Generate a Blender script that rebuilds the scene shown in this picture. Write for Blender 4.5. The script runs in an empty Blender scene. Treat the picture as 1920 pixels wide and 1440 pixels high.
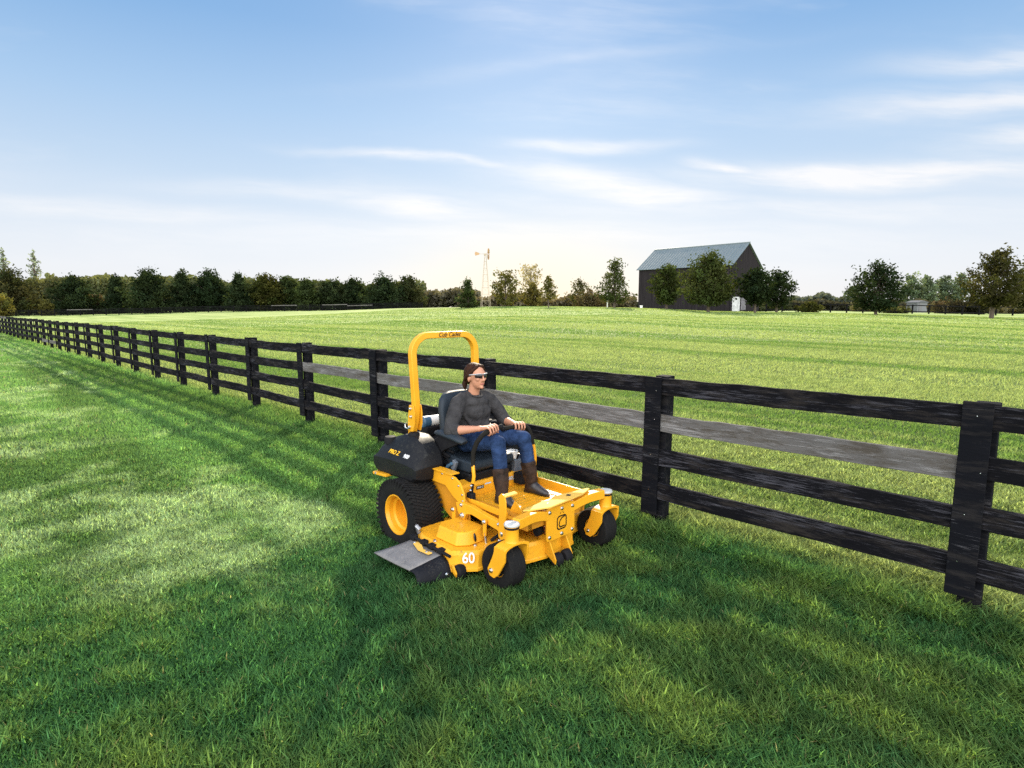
import bpy, bmesh, math, random
import numpy as np
from mathutils import Vector, Matrix, Euler

random.seed(7)
RNG = np.random.default_rng(11)
scene = bpy.context.scene
COL = scene.collection
R = math.radians

# ------------------------------------------------------------------ camera
CAM_H = 2.0
cam_d = bpy.data.cameras.new("camera")
cam = bpy.data.objects.new("camera", cam_d)
COL.objects.link(cam)
cam.location = (0, 0, CAM_H)
cam.rotation_euler = (R(90 - 7.49), 0, 0)
cam_d.sensor_width = 36.0
cam_d.lens = 20.25
cam_d.clip_start = 0.05
cam_d.clip_end = 6000
scene.camera = cam

# ------------------------------------------------------------------ sun, sky, exposure
SUN_AZ = R(2.1)      # to the right of +Y
SUN_EL = R(28)
SUN_STRENGTH = 3.9
SKY_STRENGTH = 0.06
SKY_LEVEL = 0.50
sun_d = bpy.data.lights.new("sun", 'SUN')
sun_d.energy = SUN_STRENGTH
sun_d.angle = R(0.9)
sun_d.color = (1.0, 0.88, 0.68)
sun = bpy.data.objects.new("sun", sun_d)
COL.objects.link(sun)
sdir = Vector((math.sin(SUN_AZ) * math.cos(SUN_EL), math.cos(SUN_AZ) * math.cos(SUN_EL), math.sin(SUN_EL)))
sun.rotation_euler = sdir.to_track_quat('Z', 'Y').to_euler()
sun.location = sdir * 50

scene.view_settings.view_transform = 'Standard'
scene.view_settings.look = 'None'
scene.view_settings.exposure = 1.0
scene.view_settings.gamma = 1.0
scene.cycles.use_denoising = False
scene.cycles.pixel_filter_width = 1.15
scene.cycles.max_bounces = 8
scene.cycles.transparent_max_bounces = 6
scene.cycles.sample_clamp_indirect = 6


def S(c):
    """sRGB 0..255 to linear"""
    out = []
    for v in c:
        v /= 255.0
        out.append(v / 12.92 if v <= 0.04045 else ((v + 0.055) / 1.055) ** 2.4)
    return tuple(out)


class NT:
    """tiny node helper"""
    def __init__(self, tree):
        self.t = tree
        self.n = tree.nodes
        self.l = tree.links

    def node(self, typ, **kw):
        nd = self.n.new(typ)
        for k, v in kw.items():
            setattr(nd, k, v)
        return nd

    def put(self, sock, v):
        if isinstance(v, bpy.types.NodeSocket):
            self.l.new(v, sock)
        elif v is not None:
            sock.default_value = v

    def math(self, op, a, b=None, c=None, clamp=False):
        nd = self.node('ShaderNodeMath', operation=op, use_clamp=clamp)
        self.put(nd.inputs[0], a)
        if b is not None:
            self.put(nd.inputs[1], b)
        if c is not None:
            self.put(nd.inputs[2], c)
        return nd.outputs[0]

    def mix(self, f, a, b, blend='MIX'):
        nd = self.node('ShaderNodeMix', data_type='RGBA', blend_type=blend)
        self.put(nd.inputs[0], f)
        self.put(nd.inputs[6], a if not isinstance(a, tuple) else (*a[:3], 1))
        self.put(nd.inputs[7], b if not isinstance(b, tuple) else (*b[:3], 1))
        return nd.outputs[2]

    def ramp(self, f, stops, interp='LINEAR'):
        nd = self.node('ShaderNodeValToRGB')
        nd.color_ramp.interpolation = interp
        el = nd.color_ramp.elements
        while len(el) < len(stops):
            el.new(0.5)
        for e, (p, c) in zip(el, stops):
            e.position = p
            e.color = (*c[:3], 1) if isinstance(c, tuple) else (c, c, c, 1)
        self.put(nd.inputs[0], f)
        return nd.outputs[0]

    def noise(self, vec, scale, detail=4, rough=0.55, dist=0.0):
        nd = self.node('ShaderNodeTexNoise')
        self.put(nd.inputs['Vector'], vec)
        nd.inputs['Scale'].default_value = scale
        nd.inputs['Detail'].default_value = detail
        nd.inputs['Roughness'].default_value = rough
        nd.inputs['Distortion'].default_value = dist
        return nd.outputs['Fac']

    def comb(self, x, y, z):
        nd = self.node('ShaderNodeCombineXYZ')
        self.put(nd.inputs[0], x)
        self.put(nd.inputs[1], y)
        self.put(nd.inputs[2], z)
        return nd.outputs[0]

    def sep(self, v):
        nd = self.node('ShaderNodeSeparateXYZ')
        self.put(nd.inputs[0], v)
        return nd.outputs

    def mapping(self, v, scale=(1, 1, 1), loc=(0, 0, 0)):
        nd = self.node('ShaderNodeMapping')
        self.put(nd.inputs[0], v)
        nd.inputs['Scale'].default_value = scale
        nd.inputs['Location'].default_value = loc
        return nd.outputs[0]


# ------------------------------------------------------------------ world
world = bpy.data.worlds.new("World")
scene.world = world
world.use_nodes = True
wt = NT(world.node_tree)
for nd in list(wt.n):
    wt.n.remove(nd)
w_out = wt.node('ShaderNodeOutputWorld')
bg = wt.node('ShaderNodeBackground')
wt.l.new(bg.outputs[0], w_out.inputs[0])
sky = wt.node('ShaderNodeTexSky', sky_type='NISHITA')
sky.sun_disc = False
sky.sun_elevation = SUN_EL
sky.sun_rotation = SUN_AZ
sky.altitude = 200
sky.air_density = 1.0
sky.dust_density = 1.4
sky.ozone_density = 2.0
tc = wt.node('ShaderNodeTexCoord')
dx, dy, dz = wt.sep(tc.outputs['Generated'])
# clear air over the field: pale at the horizon, blue overhead (elevation = sine)
grad = wt.ramp(wt.math('MAXIMUM', dz, 0.0), [
    (0.0, S((243, 243, 246))), (0.06, S((238, 242, 249))), (0.125, S((224, 235, 248))),
    (0.20, S((199, 221, 244))), (0.29, S((172, 206, 241))), (0.40, S((134, 181, 230))), (0.52, S((112, 165, 222))),
    (1.0, S((84, 138, 208)))])
# gnomonic coordinates of the view towards +Y, used to place the cirrus streaks
ysafe = wt.math('MAXIMUM', dy, 0.08)
u = wt.math('DIVIDE', dx, ysafe)
v = wt.math('DIVIDE', dz, ysafe)
front = wt.math('SMOOTH_MIN', 1.0, wt.math('MULTIPLY', wt.math('MAXIMUM', wt.math('SUBTRACT', dy, 0.1), 0.0), 4.0), 0.1)
uv = wt.comb(u, v, 0.0)
warp = wt.node('ShaderNodeTexNoise')
wt.put(warp.inputs['Vector'], wt.mapping(uv, (3.0, 9.0, 1)))
warp.inputs['Scale'].default_value = 1.0
warp.inputs['Detail'].default_value = 6
wsx, wsy, _ = wt.sep(warp.outputs['Color'])
uw = wt.math('ADD', u, wt.math('MULTIPLY', wt.math('SUBTRACT', wsx, 0.5), 0.16))
vw = wt.math('ADD', v, wt.math('MULTIPLY', wt.math('SUBTRACT', wsy, 0.5), 0.055))
STREAKS = [  # u, v, half length, half thickness, slope, strength
    (-0.16, 0.246, .14, .008, -.10, .75), (.12, .268, .13, .010, .03, .6), (.20, .196, .19, .024, -.16, .95),
    (-.16, .170, .13, .020, -.10, .9), (.36, .235, .06, .010, -.10, .8), (.60, .222, .27, .022, .02, 1.15),
    (.88, .41, .20, .020, .07, .95), (.80, .34, .26, .026, .06, .65), (.92, .285, .15, .020, .06, .7),
    (-.72, .160, .36, .018, -.06, .6), (-.35, .195, .22, .018, -.02, .45), (.10, .40, .30, .010, .10, .14),
    (.55, .165, .45, .022, -.02, .5), (.0, .12, .9, .03, 0, .45), (1.35, .3, .3, .03, .05, .6), (-1.3, .25, .35, .03, -.05, .5),
]
cl = None
for (u0, v0, Ln, th, sl, st) in STREAKS:
    a = wt.math('SUBTRACT', uw, u0)
    b = wt.math('SUBTRACT', wt.math('SUBTRACT', vw, v0), wt.math('MULTIPLY', a, sl))
    q = wt.math('ADD', wt.math('POWER', wt.math('MULTIPLY', a, 1 / Ln), 2.0),
                wt.math('POWER', wt.math('ABSOLUTE', wt.math('MULTIPLY', b, 1 / th)), 2.0))
    g = wt.math('MULTIPLY', wt.math('EXPONENT', wt.math('MULTIPLY', q, -1.0)), st)
    cl = g if cl is None else wt.math('MAXIMUM', cl, g)
fib = wt.noise(wt.mapping(wt.comb(uw, wt.math('SUBTRACT', vw, wt.math('MULTIPLY', uw, -.05)), 0.0), (4.0, 34.0, 1)), 1.0, 7, 0.62)
fibm = wt.ramp(fib, [(0.3, 0.4), (0.6, 1.25)])
broad = wt.noise(wt.mapping(uv, (1.6, 6.0, 1), (3.3, 1.2, 0)), 1.0, 5, 0.55)
broadm = wt.ramp(broad, [(0.5, 0.0), (0.75, 0.2)])
cl = wt.math('MULTIPLY', wt.math('ADD', cl, wt.math('MULTIPLY', broadm, fibm)), wt.math('MULTIPLY', fibm, front), clamp=True)
skyc = wt.mix(cl, grad, S((252, 252, 254)))
ga = wt.math('MULTIPLY', wt.math('SUBTRACT', u, .035), 5.0)
gb = wt.math('MULTIPLY', wt.math('SUBTRACT', v, .02), 11.0)
glow = wt.math('MULTIPLY', wt.math('EXPONENT', wt.math('MULTIPLY', wt.math('ADD', wt.math('POWER', ga, 2.0), wt.math('POWER', wt.math('ABSOLUTE', gb), 2.0)), -1.0)), front)
skyc = wt.mix(wt.math('MULTIPLY', glow, .75), skyc, (1.12, .98, .72))
lev = wt.node('ShaderNodeVectorMath', operation='SCALE')
wt.l.new(skyc, lev.inputs[0])
lev.inputs['Scale'].default_value = SKY_LEVEL
skyc = lev.outputs[0]
# added fill: a made-up bright cloud bank in the unseen sky behind the camera
back = wt.ramp(wt.math('MULTIPLY', dy, -1.0), [(0.0, 0.0), (0.45, 1.0)], 'EASE')
bnoise = wt.ramp(wt.noise(tc.outputs['Generated'], 2.6, 5, 0.6), [(0.35, 0.35), (0.62, 1.0)])
skyc = wt.mix(wt.math('MULTIPLY', back, bnoise), skyc, (2.7, 2.66, 2.6))
nish = wt.node('ShaderNodeVectorMath', operation='SCALE')
wt.l.new(sky.outputs[0], nish.inputs[0])
nish.inputs['Scale'].default_value = SKY_STRENGTH
below = wt.math('LESS_THAN', dz, -0.01)
final = wt.mix(0.93, nish.outputs[0], skyc)
final = wt.mix(below, final, (0.10, 0.14, 0.05))
wt.l.new(final, bg.inputs[0])
bg.inputs[1].default_value = 1.0


# ------------------------------------------------------------------ object helpers
def link(name, me, mat=None, parent=None, loc=None, rot=None):
    o = bpy.data.objects.new(name, me)
    COL.objects.link(o)
    if mat is not None and me is not None and not me.materials:
        me.materials.append(mat)
    if parent is not None:
        o.parent = parent
    if loc is not None:
        o.location = loc
    if rot is not None:
        o.rotation_euler = rot
    return o


def empty(name, loc, rz=0, parent=None):
    o = bpy.data.objects.new(name, None)
    COL.objects.link(o)
    o.empty_display_size = 0.2
    o.location = loc
    o.rotation_euler = (0, 0, rz)
    o.parent = parent
    return o


def tag(o, label=None, cat=None, group=None, kind=None):
    for k, vv in (('label', label), ('category', cat), ('group', group), ('kind', kind)):
        if vv:
            o[k] = vv
    return o


class MB:
    def __init__(self):
        self.v = []
        self.f = []

    def add(self, vs, fs):
        b = len(self.v)
        self.v += [tuple(p) for p in vs]
        self.f += [tuple(b + i for i in f) for f in fs]
        return self

    def box(self, c, s, rot=None, taper=1.0):
        x, y, z = s[0] / 2, s[1] / 2, s[2] / 2
        t = taper
        pts = [(-x, -y, -z), (x, -y, -z), (x, y, -z), (-x, y, -z), (-x * t, -y * t, z), (x * t, -y * t, z), (x * t, y * t, z), (-x * t, y * t, z)]
        m = (Euler(rot).to_matrix() if rot else Matrix.Identity(3))
        pts = [m @ Vector(p) + Vector(c) for p in pts]
        return self.add(pts, [(3, 2, 1, 0), (4, 5, 6, 7), (0, 1, 5, 4), (1, 2, 6, 5), (2, 3, 7, 6), (3, 0, 4, 7)])

    def lug(self, c, s, pre, a):
        k = len(self.v)
        self.box((0, 0, 0), s)
        m = Euler((0, -a, 0)).to_matrix() @ pre
        self.v[k:] = [tuple(m @ Vector(p) + Vector(c)) for p in self.v[k:]]
        return self

    def prism(self, poly, axis, a, b, shift=(0, 0)):
        """poly: 2-D points; axis the extrusion axis; a, b its limits"""
        def P(p, t, k):
            p = (p[0] + shift[0] * k, p[1] + shift[1] * k)
            if axis == 'x':
                return (t, p[0], p[1])
            if axis == 'y':
                return (p[0], t, p[1])
            return (p[0], p[1], t)
        n = len(poly)
        vs = [P(p, a, 0) for p in poly] + [P(p, b, 1) for p in poly]
        fs = [tuple(range(n))[::-1], tuple(range(n, 2 * n))]
        fs += [(i, (i + 1) % n, n + (i + 1) % n, n + i) for i in range(n)]
        return self.add(vs, fs)

    def tube(self, path, r, n=10, caps=True, sq=False, flat=None):
        """path of points, r a radius or a list; sq: square section; flat: (axis vector, factor) squashes"""
        P = [Vector(p) for p in path]
        rs = r if isinstance(r, (list, tuple)) else [r] * len(P)
        T = []
        for i in range(len(P)):
            a = P[max(i - 1, 0)]
            b = P[min(i + 1, len(P) - 1)]
            T.append((b - a).normalized())
        ref = Vector((0, 0, 1)) if abs(T[0].z) < 0.9 else Vector((1, 0, 0))
        nrm = (ref - T[0] * ref.dot(T[0])).normalized()
        vs = []
        if sq:
            n = 4
        for i, p in enumerate(P):
            nrm = (nrm - T[i] * nrm.dot(T[i])).normalized()
            bn = T[i].cross(nrm)
            for k in range(n):
                an = 2 * math.pi * (k + (0.5 if sq else 0)) / n
                rr = rs[i] * (1.414 if sq else 1)
                d = nrm * math.cos(an) * rr + bn * math.sin(an) * rr
                if flat:
                    ax = Vector(flat[0])
                    d = d - ax * d.dot(ax) * (1 - flat[1])
                vs.append(p + d)
        fs = []
        for i in range(len(P) - 1):
            for k in range(n):
                fs.append((i * n + k, i * n + (k + 1) % n, (i + 1) * n + (k + 1) % n, (i + 1) * n + k))
        if caps:
            fs.append(tuple(range(n))[::-1])
            fs.append(tuple((len(P) - 1) * n + k for k in range(n)))
        return self.add(vs, fs)

    def lathe(self, prof, c, axis='z', n=24, closed=False, caps=True):
        """prof: (radius, offset along axis) list"""
        vs = []
        for (r, h) in prof:
            for k in range(n):
                a = 2 * math.pi * k / n
                x, y = r * math.cos(a), r * math.sin(a)
                p = {'z': (x, y, h), 'y': (x, h, y), 'x': (h, x, y)}[axis]
                vs.append((p[0] + c[0], p[1] + c[1], p[2] + c[2]))
        fs = []
        m = len(prof)
        for i in range(m - 1 + (1 if closed else 0)):
            j = (i + 1) % m
            for k in range(n):
                fs.append((i * n + k, i * n + (k + 1) % n, j * n + (k + 1) % n, j * n + k))
        if not closed and caps:
            if prof[0][0] > 1e-5:
                fs.append(tuple(range(n))[::-1])
            if prof[-1][0] > 1e-5:
                fs.append(tuple((m - 1) * n + k for k in range(n)))
        return self.add(vs, fs)

    def ball(self, c, r, n=12, rot=None):
        r = r if isinstance(r, (list, tuple)) else (r, r, r)
        m = Euler(rot).to_matrix() if rot else Matrix.Identity(3)
        vs = []
        rings = n // 2 + 1
        for i in range(rings):
            th = math.pi * i / (rings - 1)
            for k in range(n):
                a = 2 * math.pi * k / n
                vs.append(m @ Vector((r[0] * math.sin(th) * math.cos(a), r[1] * math.sin(th) * math.sin(a), r[2] * math.cos(th))) + Vector(c))
        fs = []
        for i in range(rings - 1):
            for k in range(n):
                fs.append((i * n + k, (i + 1) * n + k, (i + 1) * n + (k + 1) % n, i * n + (k + 1) % n))
        return self.add(vs, fs)

    def limb(self, path, rs, n=12):
        """tapered tube with rounded ends (for remeshing into a body)"""
        self.tube(path, rs, n)
        self.ball(path[0], rs[0], n)
        self.ball(path[-1], rs[-1], n)
        for p, r in list(zip(path, rs))[1:-1]:
            self.ball(p, r, n)
        return self

    def mesh(self, name, smooth=35):
        me = bpy.data.meshes.new(name)
        me.from_pydata(self.v, [], self.f)
        bm = bmesh.new()
        bm.from_mesh(me)
        bmesh.ops.remove_doubles(bm, verts=bm.verts, dist=1e-5)
        bmesh.ops.recalc_face_normals(bm, faces=bm.faces)
        bm.to_mesh(me)
        bm.free()
        if smooth:
            me.polygons.foreach_set('use_smooth', [True] * len(me.polygons))
            me.set_sharp_from_angle(angle=R(smooth))
        me.update()
        return me

    def build(self, name, mat, parent=None, bevel=0.0, smooth=35, loc=None, rot=None):
        o = link(name, self.mesh(name, smooth), mat, parent, loc, rot)
        if bevel:
            m = o.modifiers.new('bevel', 'BEVEL')
            m.width = bevel
            m.segments = 2
            m.limit_method = 'ANGLE'
            m.angle_limit = R(40)
            m.harden_normals = True
        return o

    def remesh(self, name, mat, parent, voxel, smooth_it=4):
        """fuse all pieces into one continuous skin"""
        tmp = link('tmp', self.mesh('tmp', 0))
        m = tmp.modifiers.new('r', 'REMESH')
        m.mode = 'VOXEL'
        m.voxel_size = voxel
        s = tmp.modifiers.new('s', 'SMOOTH')
        s.factor = 0.5
        s.iterations = smooth_it
        dg = bpy.context.evaluated_depsgraph_get()
        me = bpy.data.meshes.new_from_object(tmp.evaluated_get(dg))
        me.name = name
        bpy.data.objects.remove(tmp)
        me.polygons.foreach_set('use_smooth', [True] * len(me.polygons))
        return link(name, me, mat, parent)


def rrect(w, h, r, n=5, c=(0, 0)):
    pts = []
    for (sx, sy, a0) in ((1, 1, 0), (-1, 1, 90), (-1, -1, 180), (1, -1, 270)):
        for k in range(n + 1):
            a = R(a0 + 90 * k / n)
            pts.append((c[0] + sx * (w / 2 - r) + r * math.cos(a), c[1] + sy * (h / 2 - r) + r * math.sin(a)))
    return pts


def text_mesh(name, body, size, mat, parent, loc, rot, extrude=0.0008, shear=0.0, offset=0.0, align='CENTER', space=1.0):
    cu = bpy.data.curves.new('txt', 'FONT')
    cu.body = body
    cu.size = size
    cu.extrude = extrude
    cu.shear = shear
    cu.offset = offset
    cu.align_x = align
    cu.align_y = 'CENTER'
    cu.space_character = space
    o = bpy.data.objects.new('txt', cu)
    COL.objects.link(o)
    dg = bpy.context.evaluated_depsgraph_get()
    me = bpy.data.meshes.new_from_object(o.evaluated_get(dg))
    bpy.data.objects.remove(o)
    me.name = name
    me.materials.clear()
    return link(name, me, mat, parent, loc, rot)


# ------------------------------------------------------------------ materials
def new_mat(name):
    m = bpy.data.materials.new(name)
    m.use_nodes = True
    nt = NT(m.node_tree)
    bsdf = nt.n['Principled BSDF']
    return m, nt, bsdf


def paint(name, col, rough=0.45, metallic=0.0, var=0.12, scale=6.0, dirt=None, dirt_amt=0.0, bump=0.0, bump_scale=60, coat=0.0, spec=0.5, bump_dist=0.01):
    m, nt, b = new_mat(name)
    co = nt.node('ShaderNodeTexCoord').outputs['Object']
    nz = nt.noise(co, scale, 5, 0.6)
    dark = tuple(c * (1 - var) for c in col)
    lite = tuple(min(1, c * (1 + var)) for c in col)
    c = nt.mix(nt.ramp(nz, [(0.3, 0.0), (0.7, 1.0)]), dark, lite)
    if dirt:
        dn = nt.noise(co, scale * 9, 6, 0.7)
        dm = nt.ramp(dn, [(0.52, 0.0), (0.66, 1.0)])
        big = nt.ramp(nt.noise(co, scale * 1.3, 3), [(0.4, 0.15), (0.65, 1.0)])
        gm = nt.sep(nt.node('ShaderNodeNewGeometry').outputs['Normal'])[2]
        up = nt.ramp(gm, [(0.2, 0.35), (0.9, 1.0)])
        f = nt.math('MULTIPLY', nt.math('MULTIPLY', dm, big), nt.math('MULTIPLY', up, dirt_amt))
        c = nt.mix(f, c, dirt)
    nt.put(b.inputs['Base Color'], c)
    b.inputs['Metallic'].default_value = metallic
    nt.put(b.inputs['Roughness'], nt.ramp(nz, [(0.2, max(rough - 0.08, 0.02)), (0.8, min(rough + 0.1, 1.0))]))
    b.inputs['Specular IOR Level'].default_value = spec
    if coat:
        b.inputs['Coat Weight'].default_value = coat
        b.inputs['Coat Roughness'].default_value = 0.15
    if bump:
        bn = nt.node('ShaderNodeBump')
        bn.inputs['Strength'].default_value = bump
        bn.inputs['Distance'].default_value = bump_dist
        nt.put(bn.inputs['Height'], nt.noise(co, bump_scale, 4))
        nt.l.new(bn.outputs[0], b.inputs['Normal'])
    return m


def rows_coord(nt):
    """distance across the mowing rows, which run parallel to the fence"""
    pos = nt.node('ShaderNodeNewGeometry').outputs['Position']
    x, y, z = nt.sep(pos)
    q = nt.math('ADD', nt.math('MULTIPLY', x, .697), nt.math('MULTIPLY', y, .717))
    s = nt.math('ADD', nt.math('MULTIPLY', x, -.717), nt.math('MULTIPLY', y, .697))
    return pos, q, s


def wood_mat(name, base, worn, amount, tint=None):
    m, nt, b = new_mat(name)
    co = nt.node('ShaderNodeTexCoord').outputs['Object']
    rnd = nt.node('ShaderNodeObjectInfo').outputs['Random']
    off = nt.math('MULTIPLY', rnd, 37.0)
    sx, sy, sz = nt.sep(co)
    vec = nt.comb(nt.math('ADD', sx, off), nt.math('ADD', sy, off), sz)
    fine = nt.noise(nt.mapping(vec, (5.0, 75.0, 75.0)), 1.0, 8, 0.72, 0.5)
    patch = nt.noise(nt.mapping(vec, (1.3, 7.0, 7.0)), 1.0, 4, 0.6)
    f = nt.ramp(nt.math('ADD', nt.math('MULTIPLY', fine, 0.72), nt.math('MULTIPLY', patch, 0.4)), [(0.60 - amount, 0.0), (0.70 - amount * 0.6, 1.0)])
    var = nt.mix(nt.noise(nt.mapping(vec, (3, 12, 12)), 1.0, 5), tuple(c * 0.6 for c in base), tuple(c * 1.3 for c in base))
    c = nt.mix(f, var, worn)
    if tint:
        blot = nt.ramp(nt.noise(nt.mapping(vec, (2.6, 15.0, 15.0), (5, 5, 5)), 1.0, 7, 0.75), [(0.5, 0.0), (0.64, 1.0)])
        c = nt.mix(nt.math('MULTIPLY', blot, 0.75), c, tint)
    nt.put(b.inputs['Base Color'], c)
    b.inputs['Roughness'].default_value = 0.8
    b.inputs['Specular IOR Level'].default_value = 0.05
    bn = nt.node('ShaderNodeBump')
    bn.inputs['Strength'].default_value = 0.55
    bn.inputs['Distance'].default_value = 0.006
    nt.put(bn.inputs['Height'], nt.math('ADD', fine, f))
    nt.l.new(bn.outputs[0], b.inputs['Normal'])
    return m


def leaf_mat(name, trans=0.4, tcol=(1.5, 1.35, 0.6)):
    m = bpy.data.materials.new(name)
    m.use_nodes = True
    nt = NT(m.node_tree)
    for nd in list(nt.n):
        nt.n.remove(nd)
    out = nt.node('ShaderNodeOutputMaterial')
    at = nt.node('ShaderNodeAttribute')
    at.attribute_name = 'tone'
    col = at.outputs['Color']
    d = nt.node('ShaderNodeBsdfDiffuse')
    t = nt.node('ShaderNodeBsdfTranslucent')
    nt.put(d.inputs[0], col)
    nt.put(t.inputs[0], nt.mix(1.0, col, tcol, 'MULTIPLY'))
    ms = nt.node('ShaderNodeMixShader')
    ms.inputs[0].default_value = trans
    nt.l.new(d.outputs[0], ms.inputs[1])
    nt.l.new(t.outputs[0], ms.inputs[2])
    nt.l.new(ms.outputs[0], out.inputs[0])
    return m


YEL = (0.75, 0.35, 0.016)
M = {}
M['yellow'] = paint('yellow_paint', YEL, 0.38, var=0.06, scale=5, dirt=(0.26, 0.19, 0.05), dirt_amt=0.6, coat=0.12, spec=.3)
M['yellow_dusty'] = paint('yellow_paint_with_clippings', YEL, 0.42, var=0.08, scale=6, dirt=(0.14, 0.12, 0.03), dirt_amt=1.0, coat=0.05, spec=.3)
M['yellow_shaded'] = paint('shaded_yellow_paint', (0.52, 0.22, 0.012), 0.45, var=0.12, scale=5, dirt=(0.2, 0.14, 0.04), dirt_amt=0.5)  # the yellow paint again, with the shade of inner parts put into it
M['pale_plate'] = paint('pale_yellow_tread_plate', (0.74, 0.45, 0.09), 0.7, spec=.15, var=0.06, scale=8, bump=0.25, bump_scale=90)
M['black'] = paint('black_plastic', (0.0085, 0.009, 0.011), 0.5, spec=.18, var=0.2, scale=4, dirt=(0.08, 0.08, 0.06), dirt_amt=0.3, bump=0.15, bump_scale=160)
M['black_metal'] = paint('black_metal', (0.012, 0.012, 0.014), 0.65, var=0.25, scale=9, spec=.1)
M['rubber'] = paint('tyre_rubber', (0.0075, 0.0075, 0.008), 0.85, spec=.2, var=0.25, scale=7, dirt=(0.08, 0.068, 0.05), dirt_amt=0.45, bump=0.2, bump_scale=120)
M['vinyl'] = paint('seat_vinyl', (0.022, 0.031, 0.042), 0.5, spec=.2, var=0.12, scale=6, bump=0.18, bump_scale=220)
M['grip'] = paint('foam_grip', (0.014, 0.013, 0.011), 0.85, spec=.1, var=0.2, scale=15, bump=0.3, bump_scale=250)
M['steel'] = paint('zinc_steel', (0.62, 0.66, 0.72), 0.25, metallic=1.0, var=0.1, scale=20)
M['grey_metal'] = paint('grey_metal', (0.30, 0.31, 0.33), 0.4, metallic=0.6, var=0.2, scale=12)
M['cap'] = paint('dull_zinc_cap', (0.42, 0.43, 0.42), 0.5, var=0.08, spec=.2)
M['white'] = paint('white_plastic', (0.78, 0.78, 0.76), 0.4, var=0.04)
M['chute'] = paint('dusty_grey_chute', (0.15, 0.145, 0.145), 0.7, var=0.25, scale=7, dirt=(0.33, 0.29, 0.24), dirt_amt=0.75, bump=0.2, bump_scale=80)
M['skirt'] = paint('shaded_chute_skirt', (.010, .011, .015), .7, spec=.12, var=.3, scale=8, dirt=(0.14, 0.125, 0.10), dirt_amt=0.3, bump=.2, bump_scale=80)  # front of the chute: shade put into its colour, and less dust
M['bluegrey'] = paint('blue_grey_cap', (0.04, 0.10, 0.17), 0.4, var=0.15)
M['greybox'] = paint('grey_console', (0.11, 0.13, 0.16), 0.45, var=0.1)
M['decal_black'] = paint('black_decal', (0.008, 0.008, 0.009), 0.3, var=0.05)
M['decal_white'] = paint('white_decal', (0.8, 0.8, 0.8), 0.35, var=0.03)
M['decal_yellow'] = paint('yellow_decal', (0.85, 0.47, 0.02), 0.35, var=0.03)
M['decal_blue'] = paint('pale_blue_decal', (0.45, 0.60, 0.75), 0.35, var=0.05)
M['skin'] = paint('skin', (0.47, 0.225, 0.14), 0.5, var=0.07, scale=18, spec=0.35)
M['lips'] = paint('lips', (0.42, 0.13, 0.11), 0.4, var=0.05)
M['hair'] = paint('brown_hair', (0.030, 0.011, 0.005), 0.6, spec=.15, var=0.45, scale=40, bump=0.5, bump_scale=120)
M['shirt'] = paint('charcoal_cotton', (0.042, 0.041, 0.043), 0.9, var=0.35, scale=9, bump=0.9, bump_scale=13, bump_dist=0.035, spec=0.05)
M['jeans'] = paint('blue_denim', (0.021, 0.041, 0.100), 0.85, var=0.45, scale=14, bump=0.8, bump_scale=18, bump_dist=0.025, spec=0.05)
M['boots'] = paint('brown_leather', (0.028, 0.016, 0.011), 0.65, spec=.2, var=0.7, scale=14, bump=0.4, bump_scale=40)
M['shoe'] = paint('dark_leather', (0.022, 0.018, 0.018), 0.4, var=0.3, scale=14, bump=0.2, bump_scale=60)
M['frame'] = paint('clear_grey_frame', (0.42, 0.43, 0.44), 0.4, var=0.05)
M['lens'] = paint('dark_lens', (0.012, 0.011, 0.012), 0.12, var=0.1)
M['wood_black'] = wood_mat('black_painted_board', (0.0055, 0.0055, 0.0072), (0.058, 0.058, 0.070), 0.01, (0.030, 0.026, 0.024))
M['wood_post'] = wood_mat('black_painted_post', (0.006, 0.0065, 0.009), (0.07, 0.07, 0.078), -0.025, (0.022, 0.020, 0.020))
M['wood_grey'] = wood_mat('bare_or_sunlit_board', (0.115, 0.11, 0.107), (0.225, 0.22, 0.22), 0.05, (0.055, 0.045, 0.033))  # bare boards, and rails whose sunlight is put into the colour
M['wood_far'] = paint('far_black_rail', (0.006, 0.006, 0.007), 0.95, var=0.3, scale=0.8, spec=.1)
M['bark'] = paint('bark', (0.085, 0.065, 0.05), 0.9, var=0.35, scale=3, bump=0.4, bump_scale=12)
M['leaf'] = leaf_mat('leaves')

# ------------------------------------------------------------------ the lie of the land
EX, EY = -.717, .697          # along the fence, away from the camera
NX, NY = .697, .717           # across the fence, away from the camera
PA = (3.0, 3.56)             # the nearest post in view
Q0 = PA[0] * NX + PA[1] * NY


def sstep(t):
    t = np.clip(t, 0, 1)
    return t * t * (3 - 2 * t)


CREST_A = [-3, -.9, -.5, -.2, 0, .2, .34, .5, .65, .85, 1.2, 3]
CREST_Z = [.7, 1.0, 1.6, 2.45, 2.52, 2.1, 1.55, 1.36, 1.18, .84, .6, .5]


def terrain(x, y):
    x = np.asarray(x, float)
    y = np.asarray(y, float)
    q = x * NX + y * NY - Q0
    a = x / np.maximum(y, 6.0)
    top = np.interp(a, CREST_A, CREST_Z)
    dist = np.hypot(x, y)
    z = top * sstep((q - 2.0) / 74.0)
    back = np.where(np.abs(a) < .3, 1.0, np.clip(1 - (np.abs(a) - .3) / .2, 0, 1))
    z = z - back * np.clip((dist - 92) / 140, 0, 1) * 1.6
    z = z + 0.012 * np.sin(x * 1.3 + 1) * np.sin(y * 1.1) + 0.02 * np.sin(x * .31) * np.sin(y * .27 + 2) * np.clip(dist / 10, 0, 1)
    # soft spot under the rear tyres
    return z


def tz(x, y):
    return float(terrain(x, y))


# local frame of the mower (needed by the grass too)
MO = Vector((-.48, 5.19, 0))
MF = Vector((.69, -.724, 0)).normalized()
ML = Vector((-MF.y, MF.x, 0))
M_RZ = math.atan2(MF.y, MF.x)


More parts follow.
